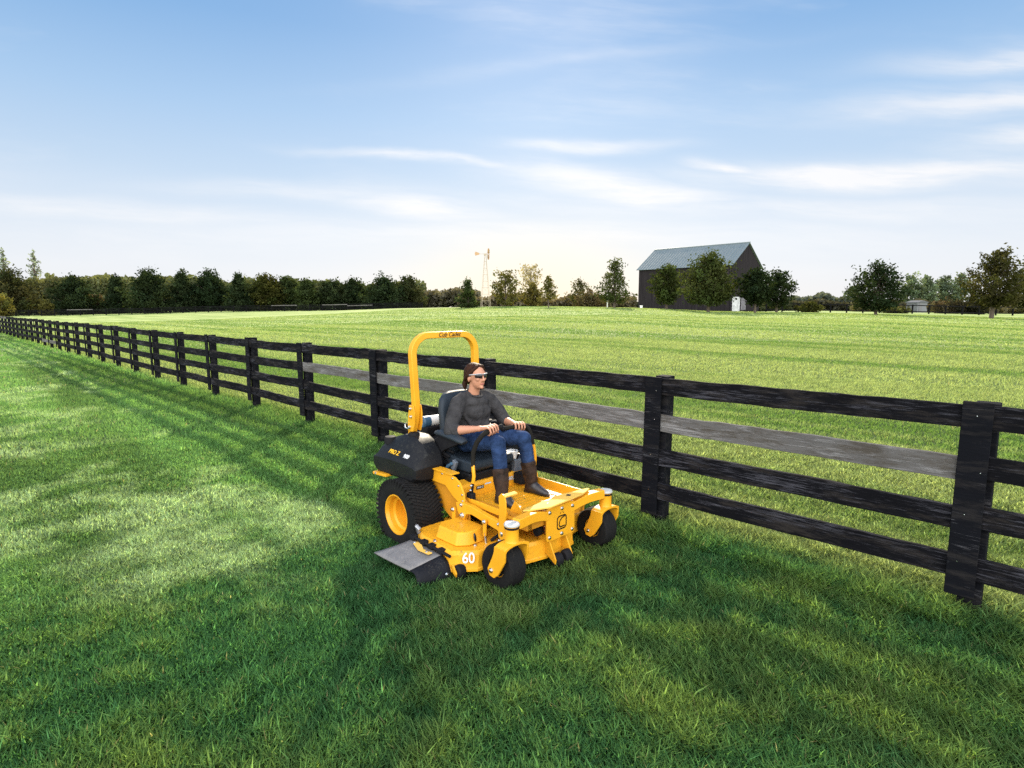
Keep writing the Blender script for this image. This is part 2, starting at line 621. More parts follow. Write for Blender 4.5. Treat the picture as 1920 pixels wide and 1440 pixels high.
def vnoise(x, y, seed=0):
    """cheap smooth value noise"""
    xi = np.floor(x).astype(np.int64)
    yi = np.floor(y).astype(np.int64)
    xf = x - xi
    yf = y - yi
    xf = xf * xf * (3 - 2 * xf)
    yf = yf * yf * (3 - 2 * yf)

    def h(a, b):
        n = (a * 374761393 + b * 668265263 + seed * 974634777) & 0x7fffffff
        n = ((n ^ (n >> 13)) * 1274126177) & 0x7fffffff
        return (n ^ (n >> 16)) % 10007 / 10007.0
    return (h(xi, yi) * (1 - xf) + h(xi + 1, yi) * xf) * (1 - yf) + (h(xi, yi + 1) * (1 - xf) + h(xi + 1, yi + 1) * xf) * yf


def fnoise(x, y, seed=0):
    return (vnoise(x, y, seed) + .5 * vnoise(x * 2.1, y * 2.1, seed + 1) + .25 * vnoise(x * 4.3, y * 4.3, seed + 2)) / 1.75


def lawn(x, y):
    """0..1 weights of the kinds of grass at a point: sunlit clippings, shorn rows, lush uncut with shade in its tone"""
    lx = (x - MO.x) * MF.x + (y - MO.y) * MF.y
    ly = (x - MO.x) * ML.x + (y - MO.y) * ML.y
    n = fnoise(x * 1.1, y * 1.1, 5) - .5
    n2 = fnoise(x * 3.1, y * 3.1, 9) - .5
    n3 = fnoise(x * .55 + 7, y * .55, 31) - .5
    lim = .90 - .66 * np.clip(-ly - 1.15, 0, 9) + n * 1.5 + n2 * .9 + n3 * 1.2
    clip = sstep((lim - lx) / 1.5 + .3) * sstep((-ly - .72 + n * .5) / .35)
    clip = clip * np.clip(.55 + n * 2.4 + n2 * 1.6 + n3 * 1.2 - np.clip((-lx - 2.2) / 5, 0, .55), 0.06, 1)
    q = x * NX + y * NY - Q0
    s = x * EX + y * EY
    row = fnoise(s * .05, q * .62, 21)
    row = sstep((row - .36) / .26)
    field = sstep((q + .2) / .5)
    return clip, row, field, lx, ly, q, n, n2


# ground sheet: a polar grid that reaches the horizon
rad = np.concatenate([np.linspace(0.3, 14, 56), np.geomspace(14.6, 160, 90), np.geomspace(170, 1500, 18)])
ang = np.concatenate([np.linspace(-62, 62, 161), np.linspace(70, 290, 30)])
AN = np.radians(ang)
gx = rad[:, None] * np.sin(AN)[None]
gy = rad[:, None] * np.cos(AN)[None]
gz = terrain(gx, gy)
nr, na = gx.shape
me = bpy.data.meshes.new('ground')
vs = np.stack([gx, gy, gz], -1).reshape(-1, 3)
fs = []
for i in range(nr - 1):
    for k in range(na):
        k2 = (k + 1) % na
        fs.append((i * na + k, i * na + k2, (i + 1) * na + k2, (i + 1) * na + k))
fs.append(tuple(range(na))[::-1])
me.from_pydata(vs.tolist(), [], fs)
bm = bmesh.new()
bm.from_mesh(me)
bmesh.ops.recalc_face_normals(bm, faces=bm.faces)
bm.to_mesh(me)
bm.free()
me.polygons.foreach_set('use_smooth', [True] * len(me.polygons))
gm, nt, b = new_mat('turf')
pos, qq, ss = rows_coord(nt)
rowv = nt.comb(nt.math('MULTIPLY', ss, .05), nt.math('MULTIPLY', qq, .62), 0.0)
rows = nt.ramp(nt.noise(rowv, 1.0, 3, .5), [(.38, 0.0), (.60, 1.0)])
dist = nt.node('ShaderNodeVectorMath', operation='LENGTH')
nt.l.new(pos, dist.inputs[0])
far = nt.ramp(nt.math('DIVIDE', dist.outputs['Value'], 100.0), [(.12, 0.0), (.5, 1.0)])
mott = nt.noise(nt.mapping(pos, (.35, .35, .35)), 1.0, 6, .65)
fine = nt.noise(pos, 9.0, 5, .7)
thatch = nt.mix(fine, (.020, .040, .012), (.055, .085, .028))
meadow = nt.mix(rows, (.17, .24, .06), (.34, .39, .15))
meadow = nt.mix(nt.ramp(mott, [(.35, 0.0), (.7, .5)]), meadow, (.20, .27, .07))
nt.put(b.inputs['Base Color'], nt.mix(far, thatch, meadow))
b.inputs['Roughness'].default_value = 0.95
b.inputs['Specular IOR Level'].default_value = 0.1
g_ob = link('ground', me, gm)
tag(g_ob, kind='structure')

# ------------------------------------------------------------------ grass blades
GRASS_SCALE = 1.0


def scatter(r0, r1, n, half=45.5):
    n = int(n * GRASS_SCALE)
    t = RNG.random(n)
    r = np.sqrt(r0 * r0 + t * (r1 * r1 - r0 * r0))
    a = np.radians((RNG.random(n) * 2 - 1) * half)
    return r * np.sin(a), r * np.cos(a)


def make_grass():
    V = []
    F3 = []
    C = []
    base = 0
    rings = [  # r0, r1, count, height, width, near style
        (1.3, 3.6, 195000, 1.0, 1.0, True), (3.6, 6.0, 275000, 1.0, 1.1, True), (6.0, 10, 255000, 1.0, 1.35, True),
        (10, 18, 210000, 1.05, 2.2, False), (18, 32, 200000, 1.15, 3.6, False), (32, 60, 170000, 1.2, 6.5, False), (60, 96, 90000, 1.2, 10, False)]
    for (r0, r1, n, hs, ws, near) in rings:
        x, y = scatter(r0, r1, n, 60 if r1 < 7 else 55 if r1 < 11 else 48)
        clip, row, field, lx, ly, q, n1, n2 = lawn(x, y)
        # keep the blades out of the tyres, from under the machine and away behind the crest
        under = (lx > -.25) & (lx < 1.3) & (np.abs(ly) < .78)
        keep = ~(under & (RNG.random(len(x)) < .45))
        x, y, clip, row, field, lx, ly, q, n1, n2, under = [t[keep] for t in (x, y, clip, row, field, lx, ly, q, n1, n2, under)]
        n = len(x)
        rnd = RNG.random(n)
        rnd2 = RNG.random(n)
        # colour: reflectance of each blade
        shaded_lush = np.array((.056, .150, .058))  # uncut blades, with the dark of the foreground put into their colour
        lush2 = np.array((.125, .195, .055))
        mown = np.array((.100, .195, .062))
        lit_clipc = np.array((.285, .390, .225))  # clippings, with the sunlit patch also put into their colour
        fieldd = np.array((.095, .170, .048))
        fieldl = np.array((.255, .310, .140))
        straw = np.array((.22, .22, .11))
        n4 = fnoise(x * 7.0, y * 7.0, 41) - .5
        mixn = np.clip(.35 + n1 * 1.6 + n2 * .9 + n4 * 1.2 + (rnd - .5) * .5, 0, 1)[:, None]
        c = shaded_lush * (1 - mixn) + lush2 * mixn
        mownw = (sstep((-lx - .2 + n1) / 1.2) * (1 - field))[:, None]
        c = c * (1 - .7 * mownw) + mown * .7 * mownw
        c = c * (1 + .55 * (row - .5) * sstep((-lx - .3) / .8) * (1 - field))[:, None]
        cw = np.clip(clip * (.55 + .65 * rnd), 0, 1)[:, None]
        c = c * (1 - cw) + lit_clipc * cw
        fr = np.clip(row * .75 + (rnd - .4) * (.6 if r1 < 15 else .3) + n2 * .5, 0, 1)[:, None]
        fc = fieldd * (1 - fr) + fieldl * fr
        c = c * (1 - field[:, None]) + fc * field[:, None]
        c = np.where((rnd2 < .012)[:, None], straw, c)
        c = c * (1 + .5 * n4[:, None]) * ((.5 + .55 * RNG.random(n) + .9 * RNG.random(n) ** 5) if r1 < 15 else (.78 + .36 * RNG.random(n)))[:, None]
        h = (.034 + .03 * RNG.random(n)) * hs * (1 + .7 * n4 + .35 * n2)
        h = h * np.where(field > .5, .95 + .25 * row, 1.0)
        h = h * np.where((field < .5) & (clip < .3) & (lx > .3), 1.25, 1.0)
        h = h * np.where(np.abs(q) < .35, 1.25 + .5 * rnd, 1.0)
        tall = (rnd2 > .990) & (field < .5) & (clip < .3)
        h = h * np.where(tall, 1.45, 1.0)
        c = np.where(tall[:, None], c * 1.2, c)
        h = np.where(under, np.minimum(h, .045), h)
        w = (.0026 + .0018 * rnd) * ws * np.where(near, 1.25, 1.6)
        az = RNG.random(n) * 2 * np.pi
        # combed by the mower: blades lean along the rows
        lean = h * (.35 + .75 * RNG.random(n))
        az_row = np.arctan2(EY, EX) + np.where(RNG.random(n) < .5, 0, np.pi)
        az = np.where(RNG.random(n) < .25, az_row + (rnd - .5), az)
        wa = az + np.pi / 2 + (RNG.random(n) - .5) * 1.2
        z = terrain(x, y) - .004
        dxw, dyw = np.cos(wa) * w, np.sin(wa) * w
        lxx, lyy = np.cos(az) * lean, np.sin(az) * lean
        if near:
            P = np.empty((n, 5, 3))
            P[:, 0] = np.stack([x - dxw, y - dyw, z], -1)
            P[:, 1] = np.stack([x + dxw, y + dyw, z], -1)
            P[:, 2] = np.stack([x + lxx * .35 + dxw * .75, y + lyy * .35 + dyw * .75, z + h * .62], -1)
            P[:, 3] = np.stack([x + lxx * .35 - dxw * .75, y + lyy * .35 - dyw * .75, z + h * .62], -1)
            P[:, 4] = np.stack([x + lxx, y + lyy, z + h], -1)
            idx = (np.arange(n) * 5 + base)[:, None]
            F3.append(np.concatenate([idx + np.array([0, 1, 2]), idx + np.array([0, 2, 3]), idx + np.array([3, 2, 4])], 0))
            k = 5
        else:
            P = np.empty((n, 3, 3))
            P[:, 0] = np.stack([x - dxw, y - dyw, z], -1)
            P[:, 1] = np.stack([x + dxw, y + dyw, z], -1)
            P[:, 2] = np.stack([x + lxx, y + lyy, z + h], -1)
            idx = (np.arange(n) * 3 + base)[:, None]
            F3.append(idx + np.array([0, 1, 2]))
            k = 3
        V.append(P.reshape(-1, 3))
        C.append(np.repeat(c, k, 0))
        base += n * k
    V = np.concatenate(V).astype(np.float32)
    F3 = np.concatenate(F3).astype(np.int32)
    C = np.concatenate(C)
    return tri_mesh('grass', V, F3, C)


def tri_mesh(name, V, F, C):
    me = bpy.data.meshes.new(name)
    me.vertices.add(len(V))
    me.vertices.foreach_set('co', np.ascontiguousarray(V, np.float32).ravel())
    k = F.shape[1]
    me.loops.add(F.size)
    me.loops.foreach_set('vertex_index', np.ascontiguousarray(F, np.int32).ravel())
    me.polygons.add(len(F))
    me.polygons.foreach_set('loop_start', np.arange(0, F.size, k, dtype=np.int32))
    me.update(calc_edges=True)
    at = me.attributes.new('tone', 'FLOAT_COLOR', 'POINT')
    c4 = np.ones((len(V), 4), np.float32)
    c4[:, :3] = C
    at.data.foreach_set('color', c4.ravel())
    return me


M['grass'] = leaf_mat('grass_blades', 0.54, (1.82, 1.75, 1.0))
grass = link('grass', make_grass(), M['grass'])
tag(grass, kind='stuff')
#%%PART2%%
# ------------------------------------------------------------------ the near fence
F_RZ = math.atan2(EY, EX)
STEP = 2.276
fence = empty('board_fence', (PA[0], PA[1], tz(*PA)), F_RZ)
tag(fence, 'long black four board paddock fence running past the mower to the far left', 'fence')
CN = 1            # local +y points to the camera side (x runs away along the fence)


def fpos(k):
    return PA[0] + EX * STEP * k, PA[1] + EY * STEP * k


FZ0 = tz(*PA)


def local_z(s):
    return tz(PA[0] + EX * s, PA[1] + EY * s) - FZ0


POST_H = 1.405
RAIL_Z = [.27, .595, .92, 1.24]
NB = 31


def board(name, mat, s0, s1, y, zb0, zb1, h, th, seed):
    """a plank along the fence with slightly wandering edges"""
    r = random.Random(seed)
    n = 33
    vs, fs_ = [], []
    L_ = s1 - s0
    wv, f1, f2, p1_, p2_ = r.uniform(.002, .006), r.uniform(5, 12), r.uniform(8, 16), r.uniform(0, 6), r.uniform(0, 6)
    for i in range(n):
        t = i / (n - 1)
        z0 = zb0 + (zb1 - zb0) * t + r.uniform(-.0022, .0022) + wv * math.sin(t * f1 + p1_) - .010 * math.sin(math.pi * t) * r.uniform(.3, 1.2)
        zt = z0 + h + r.uniform(-.0022, .0022) + wv * .8 * math.sin(t * f2 + p2_)
        yo = .006 * math.sin(t * f2 * .5 + p1_)
        vs += [(L_ * t, yo - th / 2, z0 - zb0), (L_ * t, yo + th / 2, z0 - zb0), (L_ * t, yo + th / 2, zt - zb0), (L_ * t, yo - th / 2, zt - zb0)]
    for i in range(n - 1):
        for k in range(4):
            fs_.append((i * 4 + k, i * 4 + (k + 1) % 4, (i + 1) * 4 + (k + 1) % 4, (i + 1) * 4 + k))
    fs_ += [(3, 2, 1, 0), tuple((n - 1) * 4 + k for k in range(4))]
    mb = MB().add(vs, fs_)
    o = mb.build(name, mat, fence, bevel=.003, loc=(s0, y, zb0))
    return o


for k in range(-1, NB):
    s = k * STEP
    zl = local_z(s)
    jit = random.Random(k).uniform(-.012, .012)
    MB().box((0, 0, (POST_H - .3) / 2), (.125, .125, POST_H + .3)).build('post', M['wood_post'], fence, bevel=.006, loc=(s, 0, zl), rot=(0, R(random.Random(k).uniform(-.7, .7)), 0))
    fb = MB().box((0, 0, .63), (.155, .026, 1.265)).build('face_board', M['wood_post'], fence, bevel=.004, loc=(s + .05, .0625 + .034 + .0145, zl + .145 + jit), rot=(0, R(random.Random(k + 50).uniform(-1.1, 1.1)), 0))
    if k < 3:      # nail heads
        for rz in RAIL_Z:
            for (dx_, dz_) in ((random.Random(k * 9 + rz).uniform(-.05, .05), random.Random(k * 5 + rz).uniform(.04, .12)),):
                MB().lathe([(.0001, .0), (.0035, .0), (.0035, .002), (.0001, .0025)], (dx_, .0135, rz + dz_ - .145), 'y', 8).build('nail', M['steel'], fb)

for row in range(4):
    k = -1 if row == 0 else -2
    while k < NB - 1:
        k0 = max(k, -1)
        k1 = min(k + 2, NB - 1)
        grey = (row == 2 and -1 < k < 4) or (row == 0 and k in (15,)) or (row == 3 and k in (24,)) or (row == 1 and k in (26,))  # row two is bare wood; the far ones paint a sun glint
        s0, s1 = k0 * STEP + .002, k1 * STEP - .002
        rr = random.Random(row * 100 + k)
        board('bare_or_sheen_rail' if grey else 'rail', M['wood_grey'] if grey else M['wood_black'], s0, s1, .0625 + .0165,
              local_z(s0) + RAIL_Z[row] + rr.uniform(-.018, .018), local_z(s1) + RAIL_Z[row] + rr.uniform(-.018, .018),
              .152 + rr.uniform(-.004, .004), .032, row * 100 + k)
        k += 2


# ------------------------------------------------------------------ trees
def leaf_cloud(seed, H, W, b0, shape, n_lim, per, leaf, tone, tone2, spread=1.0, tuft=.16):
    """crown as thousands of small leaf faces in tufts along the limbs; returns V, F, C and the limb lines"""
    r = np.random.default_rng(seed)
    limbs = []
    pts, cols = [], []
    for i in range(n_lim):
        t = (i + r.random()) / n_lim
        hz = b0 + (H - b0) * t
        if shape == 'round':
            ev = math.sin(math.pi * (0.16 + .82 * t)) ** .75
        elif shape == 'cone':
            ev = (1.02 - t) ** .8
        elif shape == 'vase':
            ev = .35 + .75 * math.sin(math.pi * min(1, t * .85 + .1))
        else:                       # broad: widest in the lower third
            ev = (math.sin(math.pi * (0.22 + .75 * t)) ** .8) * (1.12 - .3 * t)
        rad_ = W / 2 * ev * r.uniform(.72, 1.12)
        a = i * 2.39996 + r.uniform(-.5, .5)
        rise = r.uniform(.10, .45) * rad_
        o0 = np.array([0, 0, max(b0 * .75, hz - rise - .12 * H)])
        o1 = np.array([math.cos(a) * rad_, math.sin(a) * rad_, min(hz + rise * .4, H)])
        limbs.append((o0, o1))
        ctone = r.uniform(.65, 1.35)
        mixc = r.random()
        ntuft = max(3, int(2 + rad_ / W * 9))
        for j in range(ntuft):
            f = .25 + .78 * (j + r.random()) / ntuft
            c0 = o0 + (o1 - o0) * f + r.normal(0, tuft * W * .28, 3) * spread
            m = int(per * r.uniform(.6, 1.3))
            dirv = (o1 - o0) / (np.linalg.norm(o1 - o0) + 1e-6)
            p = r.normal(0, 1, (m, 3)) * np.array([1, 1, .72]) * tuft * W * .33
            p = p + dirv * r.normal(0, tuft * W * .25, (m, 1))
            pts.append(c0 + p)
            tn = np.array(tone) * (1 - mixc) + np.array(tone2) * mixc
            cols.append(tn * ctone * r.uniform(.6, 1.4, (m, 1)))
    P = np.concatenate(pts)
    Cc = np.concatenate(cols)
    keep = P[:, 2] > b0 * .55
    P, Cc = P[keep], Cc[keep]
    n = len(P)
    d1 = r.normal(0, 1, (n, 3))
    d1 /= np.linalg.norm(d1, axis=1, keepdims=True)
    d2 = np.cross(d1, r.normal(0, 1, (n, 3)))
    d2 /= np.linalg.norm(d2, axis=1, keepdims=True) + 1e-9
    sz = leaf * r.uniform(.6, 1.35, (n, 1))
    V = np.empty((n, 4, 3))
    V[:, 0] = P - d1 * sz
    V[:, 1] = P + d2 * sz * .55
    V[:, 2] = P + d1 * sz
    V[:, 3] = P - d2 * sz * .55
    F = np.arange(n * 4).reshape(n, 4)
    return V.reshape(-1, 3), F, np.repeat(Cc, 4, 0), limbs


def tree(name, label, px, top, dist, wpx, shape, tone, tone2, seed, group=None, n_lim=46, per=26, leaf=.19, b0=.2, tuft=.16, thick=1.0, kindname='tree', spread=1.0):
    x = (px - 960) / 1080 * dist
    y = dist
    z = tz(x, y)
    H = (CAM_H + (578 - top) / 1080 * dist - z) * .91
    W = wpx / 1080 * dist * .88
    V, F, C, limbs = leaf_cloud(seed, H, W, H * b0, shape, n_lim, per, leaf, tone, tone2, spread, tuft)
    t = empty(name, (x, y, z - .05), random.Random(seed).uniform(0, 6.28))
    tag(t, label, 'tree', group)
    tr = MB()
    r0 = .028 * H * thick
    tr.tube([(0, 0, -.2), (0, 0, .1), (.02 * W, 0, H * .3), (-.01 * W, .02 * W, H * .6), (0, 0, H * .92)], [r0 * 1.5, r0 * 1.1, r0 * .85, r0 * .5, r0 * .12], 8)
    for i, (a, b) in enumerate(limbs):
        if i % 2 == 0:
            mid = (a + b) / 2 + np.array([0, 0, .04 * H])
            rl = r0 * .34
            tr.tube([tuple(a), tuple(mid), tuple(b)], [rl, rl * .6, rl * .15], 5, caps=False)
    tr.build('trunk', M['bark'], t, smooth=60)
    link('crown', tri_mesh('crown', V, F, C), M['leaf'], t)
    return t


DK = (.018, .031, .016)
DK2 = (.030, .043, .019)
OL = (.044, .064, .022)
OL2 = (.076, .084, .026)
GLOW = (.13, .115, .035)  # leaf tone with yellow sunlight put into it
BR = (.050, .048, .022)
# the trees standing in and round the field, left to right
tree('field_tree', 'small dark bushy tree with bare spike top, first left of the windmill', 878, 520, 92, 54, 'cone', DK2, OL, 31, b0=.06, n_lim=34, per=16)
tree('field_tree', 'loose olive yellow tree just right of the windmill', 948, 503, 94, 62, 'vase', OL2, GLOW, 32, b0=.1, n_lim=34, per=15, tuft=.14)
tree('field_tree', 'tall glow-paled thin tree behind the small trees, right of the windmill', 993, 488, 150, 46, 'vase', (.22, .19, .10), (.26, .22, .12), 33, b0=.45, n_lim=24, per=9, leaf=.26, tuft=.2)  # bleaching by the sky glow is put into the leaf colour
tree('field_tree', 'slim young olive tree with clear thin trunk on the crest of the field', 1028, 513, 86, 42, 'cone', OL2, GLOW, 34, b0=.3, n_lim=28, per=11, leaf=.16, thick=.8)
tree('field_tree', 'low hazy bush-like tree between the young tree and the spiky tree', 1085, 520, 120, 44, 'round', (.07, .065, .035), OL2, 35, b0=.1, n_lim=26, per=18)
tree('field_tree', 'spiky open-crowned tree left of the barn corner', 1150, 480, 84, 88, 'cone', OL, (.055, .062, .02), 36, b0=.16, n_lim=52, per=15, leaf=.17, tuft=.13, spread=.9)
tree('field_tree', 'rounded olive tree before the left half of the barn wall', 1247, 490, 88, 64, 'round', (.034, .042, .013), OL, 37, b0=.18, n_lim=44, per=24)
tree('field_tree', 'largest broad olive tree in front of the middle of the barn', 1325, 469, 76, 112, 'broad', OL, (.056, .066, .022), 38, b0=.2, n_lim=80, per=27, leaf=.18, tuft=.14)
tree('field_tree', 'dark green tree before the gable end, left of its lower neighbour', 1412, 499, 74, 74, 'round', DK, (.020, .030, .012), 39, b0=.28, n_lim=52, per=24)
tree('field_tree', 'dark spreading tree with gaps in its crown, right of the barn gable', 1452, 499, 80, 66, 'round', DK, DK2, 40, b0=.2, n_lim=44, per=15, leaf=.2)
tree('field_tree', 'dark wide tree standing alone right of the barn, low skirted crown', 1637, 487, 70, 112, 'broad', DK, (.026, .038, .015), 41, b0=.13, n_lim=78, per=18, leaf=.17, tuft=.13)
tree('field_tree', 'tall brown tinged tree with forked trunk near the right edge', 1853, 458, 64, 108, 'broad', BR, (.040, .044, .014), 42, b0=.24, n_lim=80, per=18, leaf=.16, tuft=.13)
tree('field_tree', 'dark brown tree cut off by the right edge of the view', 1925, 470, 70, 92, 'broad', (.036, .040, .018), OL, 43, b0=.22, n_lim=64, per=20, leaf=.17)
# far trees towards the right edge, haze put into their leaf colour
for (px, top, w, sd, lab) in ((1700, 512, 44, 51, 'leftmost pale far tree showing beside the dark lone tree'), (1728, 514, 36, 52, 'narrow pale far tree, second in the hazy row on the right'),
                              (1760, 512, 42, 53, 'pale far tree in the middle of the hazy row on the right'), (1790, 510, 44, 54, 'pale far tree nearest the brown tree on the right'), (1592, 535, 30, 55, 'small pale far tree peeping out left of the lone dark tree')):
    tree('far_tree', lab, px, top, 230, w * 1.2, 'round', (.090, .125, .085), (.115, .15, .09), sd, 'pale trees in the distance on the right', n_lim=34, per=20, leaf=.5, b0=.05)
# the row along the far fence on the left
ROWT = [
    (28, 499, 92, DK2, BR, 'broad', 'big dark tree with rusty patches at the far left edge'),
    (147, 515, 70, DK, DK2, 'broad', 'dark round tree, next along the far fence from the rusty one'),
    (228, 514, 54, DK, DK2, 'cone', 'dark pointed tree left of the tallest crown in the far row'),
    (288, 502, 76, DK, DK2, 'broad', 'tallest broad dark tree in the row behind the far fence'),
    (350, 507, 52, DK, DK2, 'cone', 'dark conical tree just right of the tallest in the far row'),
    (400, 507, 62, DK, (.02, .034, .015), 'round', 'dark dome shaped tree in the middle of the far row'),
    (456, 512, 52, DK, DK2, 'cone', 'dark steep crowned tree left of the yellow-green one'),
    (505, 512, 64, (.028, .040, .013), (.055, .055, .015), 'round', 'yellow-green topped tree in the far row'),
    (545, 515, 50, DK2, OL, 'round', 'dark tree just right of the yellow-green topped one'),
    (580, 524, 44, DK2, OL, 'round', 'small tree in the dip towards the end of the far row'),
    (627, 525, 64, (.024, .036, .018), DK2, 'round', 'grey-green rounded tree right of the dip in the row'),
    (668, 523, 58, DK2, (.02, .034, .016), 'round', 'rounded dark tree touching the grey-green one'),
    (722, 518, 74, DK, DK2, 'broad', 'broad dark tree second from the right end of the row'),
    (768, 520, 62, DK2, BR, 'broad', 'dark flat topped tree ending the far row, brown tinged'),
]
for i, (px, top, w, t1, t2, shp, lab) in enumerate(ROWT):
    tree('row_tree', lab, px, top, 150 + (i % 3) * 4, w * 1.12, shp, t1, t2, 60 + i, 'row of trees behind the far fence', n_lim=60, per=38, leaf=.30, b0=.04, tuft=.17)
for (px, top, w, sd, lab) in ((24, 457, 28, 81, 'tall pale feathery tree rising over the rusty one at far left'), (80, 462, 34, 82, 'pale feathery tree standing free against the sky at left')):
    tree('far_tree', lab, px, top, 190, w, 'cone', (.16, .20, .15), (.20, .24, .18), sd, None, n_lim=22, per=8, leaf=.34, b0=.5, tuft=.16)  # distance haze is put into these leaf colours


def bush(name, label, px, top, dist, wpx, tone, tone2, seed, group=None):
    x = (px - 960) / 1080 * dist
    z = tz(x, dist)
    H = max(CAM_H + (578 - top) / 1080 * dist - z, .6)
    W = wpx / 1080 * dist
    V, F, C, limbs = leaf_cloud(seed, H, W, .05, 'round', 22, 22, .3 * dist / 150, tone, tone2)
    t = empty(name, (x, dist, z - .1))
    tag(t, label, 'bush', group)
    link('foliage', tri_mesh('foliage', V, F, C), M['leaf'], t)
    tr = MB()
    for (a, b_) in limbs[::3]:
        tr.tube([(0, 0, 0), tuple(b_)], [.06, .015], 5, caps=False)
    tr.build('stems', M['bark'], t)


bush('bush', 'yellow flowering bush at the far left end of the fence', 10, 553, 140, 44, (.13, .115, .03), (.08, .09, .03), 91)
bush('bush', 'small yellowish bush by the pale rails at far left', 96, 563, 146, 24, (.12, .11, .03), (.08, .085, .03), 92)
bush('bush', 'pale dry bush between two dark trees of the far row', 187, 552, 160, 34, (.10, .08, .05), (.13, .10, .06), 93)
bush('bush', 'round green bush at the right fence, left of the lone tree', 1512, 568, 92, 44, (.030, .040, .012), (.06, .06, .02), 94)
bush('bush', 'low pale green bush behind the fence right of the lone tree', 1672, 578, 96, 46, (.06, .07, .025), (.07, .075, .03), 95)
bush('bush', 'dark dome shaped bush behind the fence near the brown tree', 1820, 562, 105, 52, (.020, .022, .014), (.03, .03, .018), 96)
bush('bush', 'brown bush right of the grey shed', 1770, 565, 108, 60, (.06, .045, .03), (.05, .05, .03), 97)
bush('bush', 'brownish hazy bush right of the slim young tree', 1105, 548, 100, 60, (.10, .075, .045), (.07, .065, .035), 98)
bush('bush', 'olive rounded bush left of the slim young tree', 1000, 532, 98, 40, (.10, .09, .03), GLOW, 99)


def wood(name, segs, seed):
    """a far-off belt of woodland that reads as one mass"""
    r = np.random.default_rng(seed)
    P, Cc = [], []
    for (p0, p1, top0, top1, dist, tone, dens) in segs:
        n = int(abs(p1 - p0) * dens)
        pxs = r.uniform(p0, p1, n)
        t = (pxs - p0) / (p1 - p0)
        topy = top0 + (top1 - top0) * t + (fnoise(pxs / 26.0, pxs * 0 + dist, seed) - .5) * 16
        d = dist + r.uniform(-8, 8, n)
        x = (pxs - 960) / 1080 * d
        zb = terrain(x, d)
        zt = CAM_H + (578 - topy) / 1080 * d
        z = zb + (zt - zb) * np.sqrt(r.random(n)) * r.uniform(.75, 1.02, n)
        P.append(np.stack([x, d, z], -1))
        cn = fnoise(pxs / 14.0, z / 3.0, seed + 4)[:, None]
        Cc.append(np.array(tone) * 1.5 * (.45 + 1.1 * cn) * r.uniform(.7, 1.3, (n, 1)))
    P = np.concatenate(P)
    Cc = np.concatenate(Cc)
    n = len(P)
    d1 = r.normal(0, 1, (n, 3))
    d1 /= np.linalg.norm(d1, axis=1, keepdims=True)
    d2 = np.cross(d1, r.normal(0, 1, (n, 3)))
    d2 /= np.linalg.norm(d2, axis=1, keepdims=True)
    sz = .0034 * P[:, 1:2] * r.uniform(.6, 1.4, (n, 1))
    V = np.stack([P - d1 * sz, P + d2 * sz * .7, P + d1 * sz, P - d2 * sz * .7], 1).reshape(-1, 3)
    o = link(name, tri_mesh(name, V, np.arange(n * 4).reshape(n, 4), np.repeat(Cc, 4, 0)), M['leaf'])
    tag(o, kind='stuff')


wood('distant_wood', [
    (-40, 130, 522, 525, 185, (.055, .060, .03), 46), (100, 330, 518, 520, 200, (.075, .085, .04), 40), (300, 640, 522, 530, 190, (.055, .066, .034), 46),
    (560, 800, 532, 530, 185, (.055, .064, .036), 40), (-40, 800, 562, 562, 166, (.022, .026, .016), 26), (790, 900, 545, 545, 175, (.065, .062, .045), 40),
    (860, 1190, 556, 556, 165, (.075, .065, .045), 26), (1470, 1600, 553, 556, 230, (.055, .065, .055), 36), (1420, 1940, 564, 566, 175, (.035, .035, .026), 40),
    (1590, 1940, 572, 574, 135, (.075, .07, .04), 22), (1180, 1480, 570, 570, 170, (.03, .035, .02), 14)], 5)


# ------------------------------------------------------------------ barn
BM_wall, nt, b = new_mat('weathered_barn_boards')
co = nt.node('ShaderNodeTexCoord').outputs['Object']
bx, by, bz = nt.sep(co)
board_n = nt.noise(nt.comb(nt.math('MULTIPLY', nt.math('ADD', bx, by), 3.2), 0.0, nt.math('MULTIPLY', bz, .12)), 1.0, 3, .6)
streak = nt.noise(nt.comb(nt.math('MULTIPLY', nt.math('ADD', bx, by), 9.0), 0.0, nt.math('MULTIPLY', bz, .5)), 1.0, 5, .7)
nt.put(b.inputs['Base Color'], nt.mix(nt.math('MULTIPLY', board_n, streak), (.007, .0063, .008), (.075, .064, .070)))
b.inputs['Roughness'].default_value = .95
b.inputs['Specular IOR Level'].default_value = .05
RM, nt, b = new_mat('blue_green_metal_roof')
co = nt.node('ShaderNodeTexCoord').outputs['Object']
rx, ry, rz_ = nt.sep(co)
seam = nt.noise(nt.comb(nt.math('MULTIPLY', rx, 2.4), 0.0, nt.math('MULTIPLY', rz_, .3)), 1.0, 4, .6)
rust = nt.ramp(nt.noise(co, .55, 6, .65), [(.42, 0.0), (.72, 1.0)])
nt.put(b.inputs['Base Color'], nt.mix(nt.math('MULTIPLY', rust, .35), nt.mix(seam, (.11, .145, .155), (.20, .24, .25)), (.24, .25, .25)))
b.inputs['Roughness'].default_value = .5
b.inputs['Metallic'].default_value = .25
DM = paint('grey_white_door_boards', (.50, .50, .51), .8, var=.3, scale=1.2)

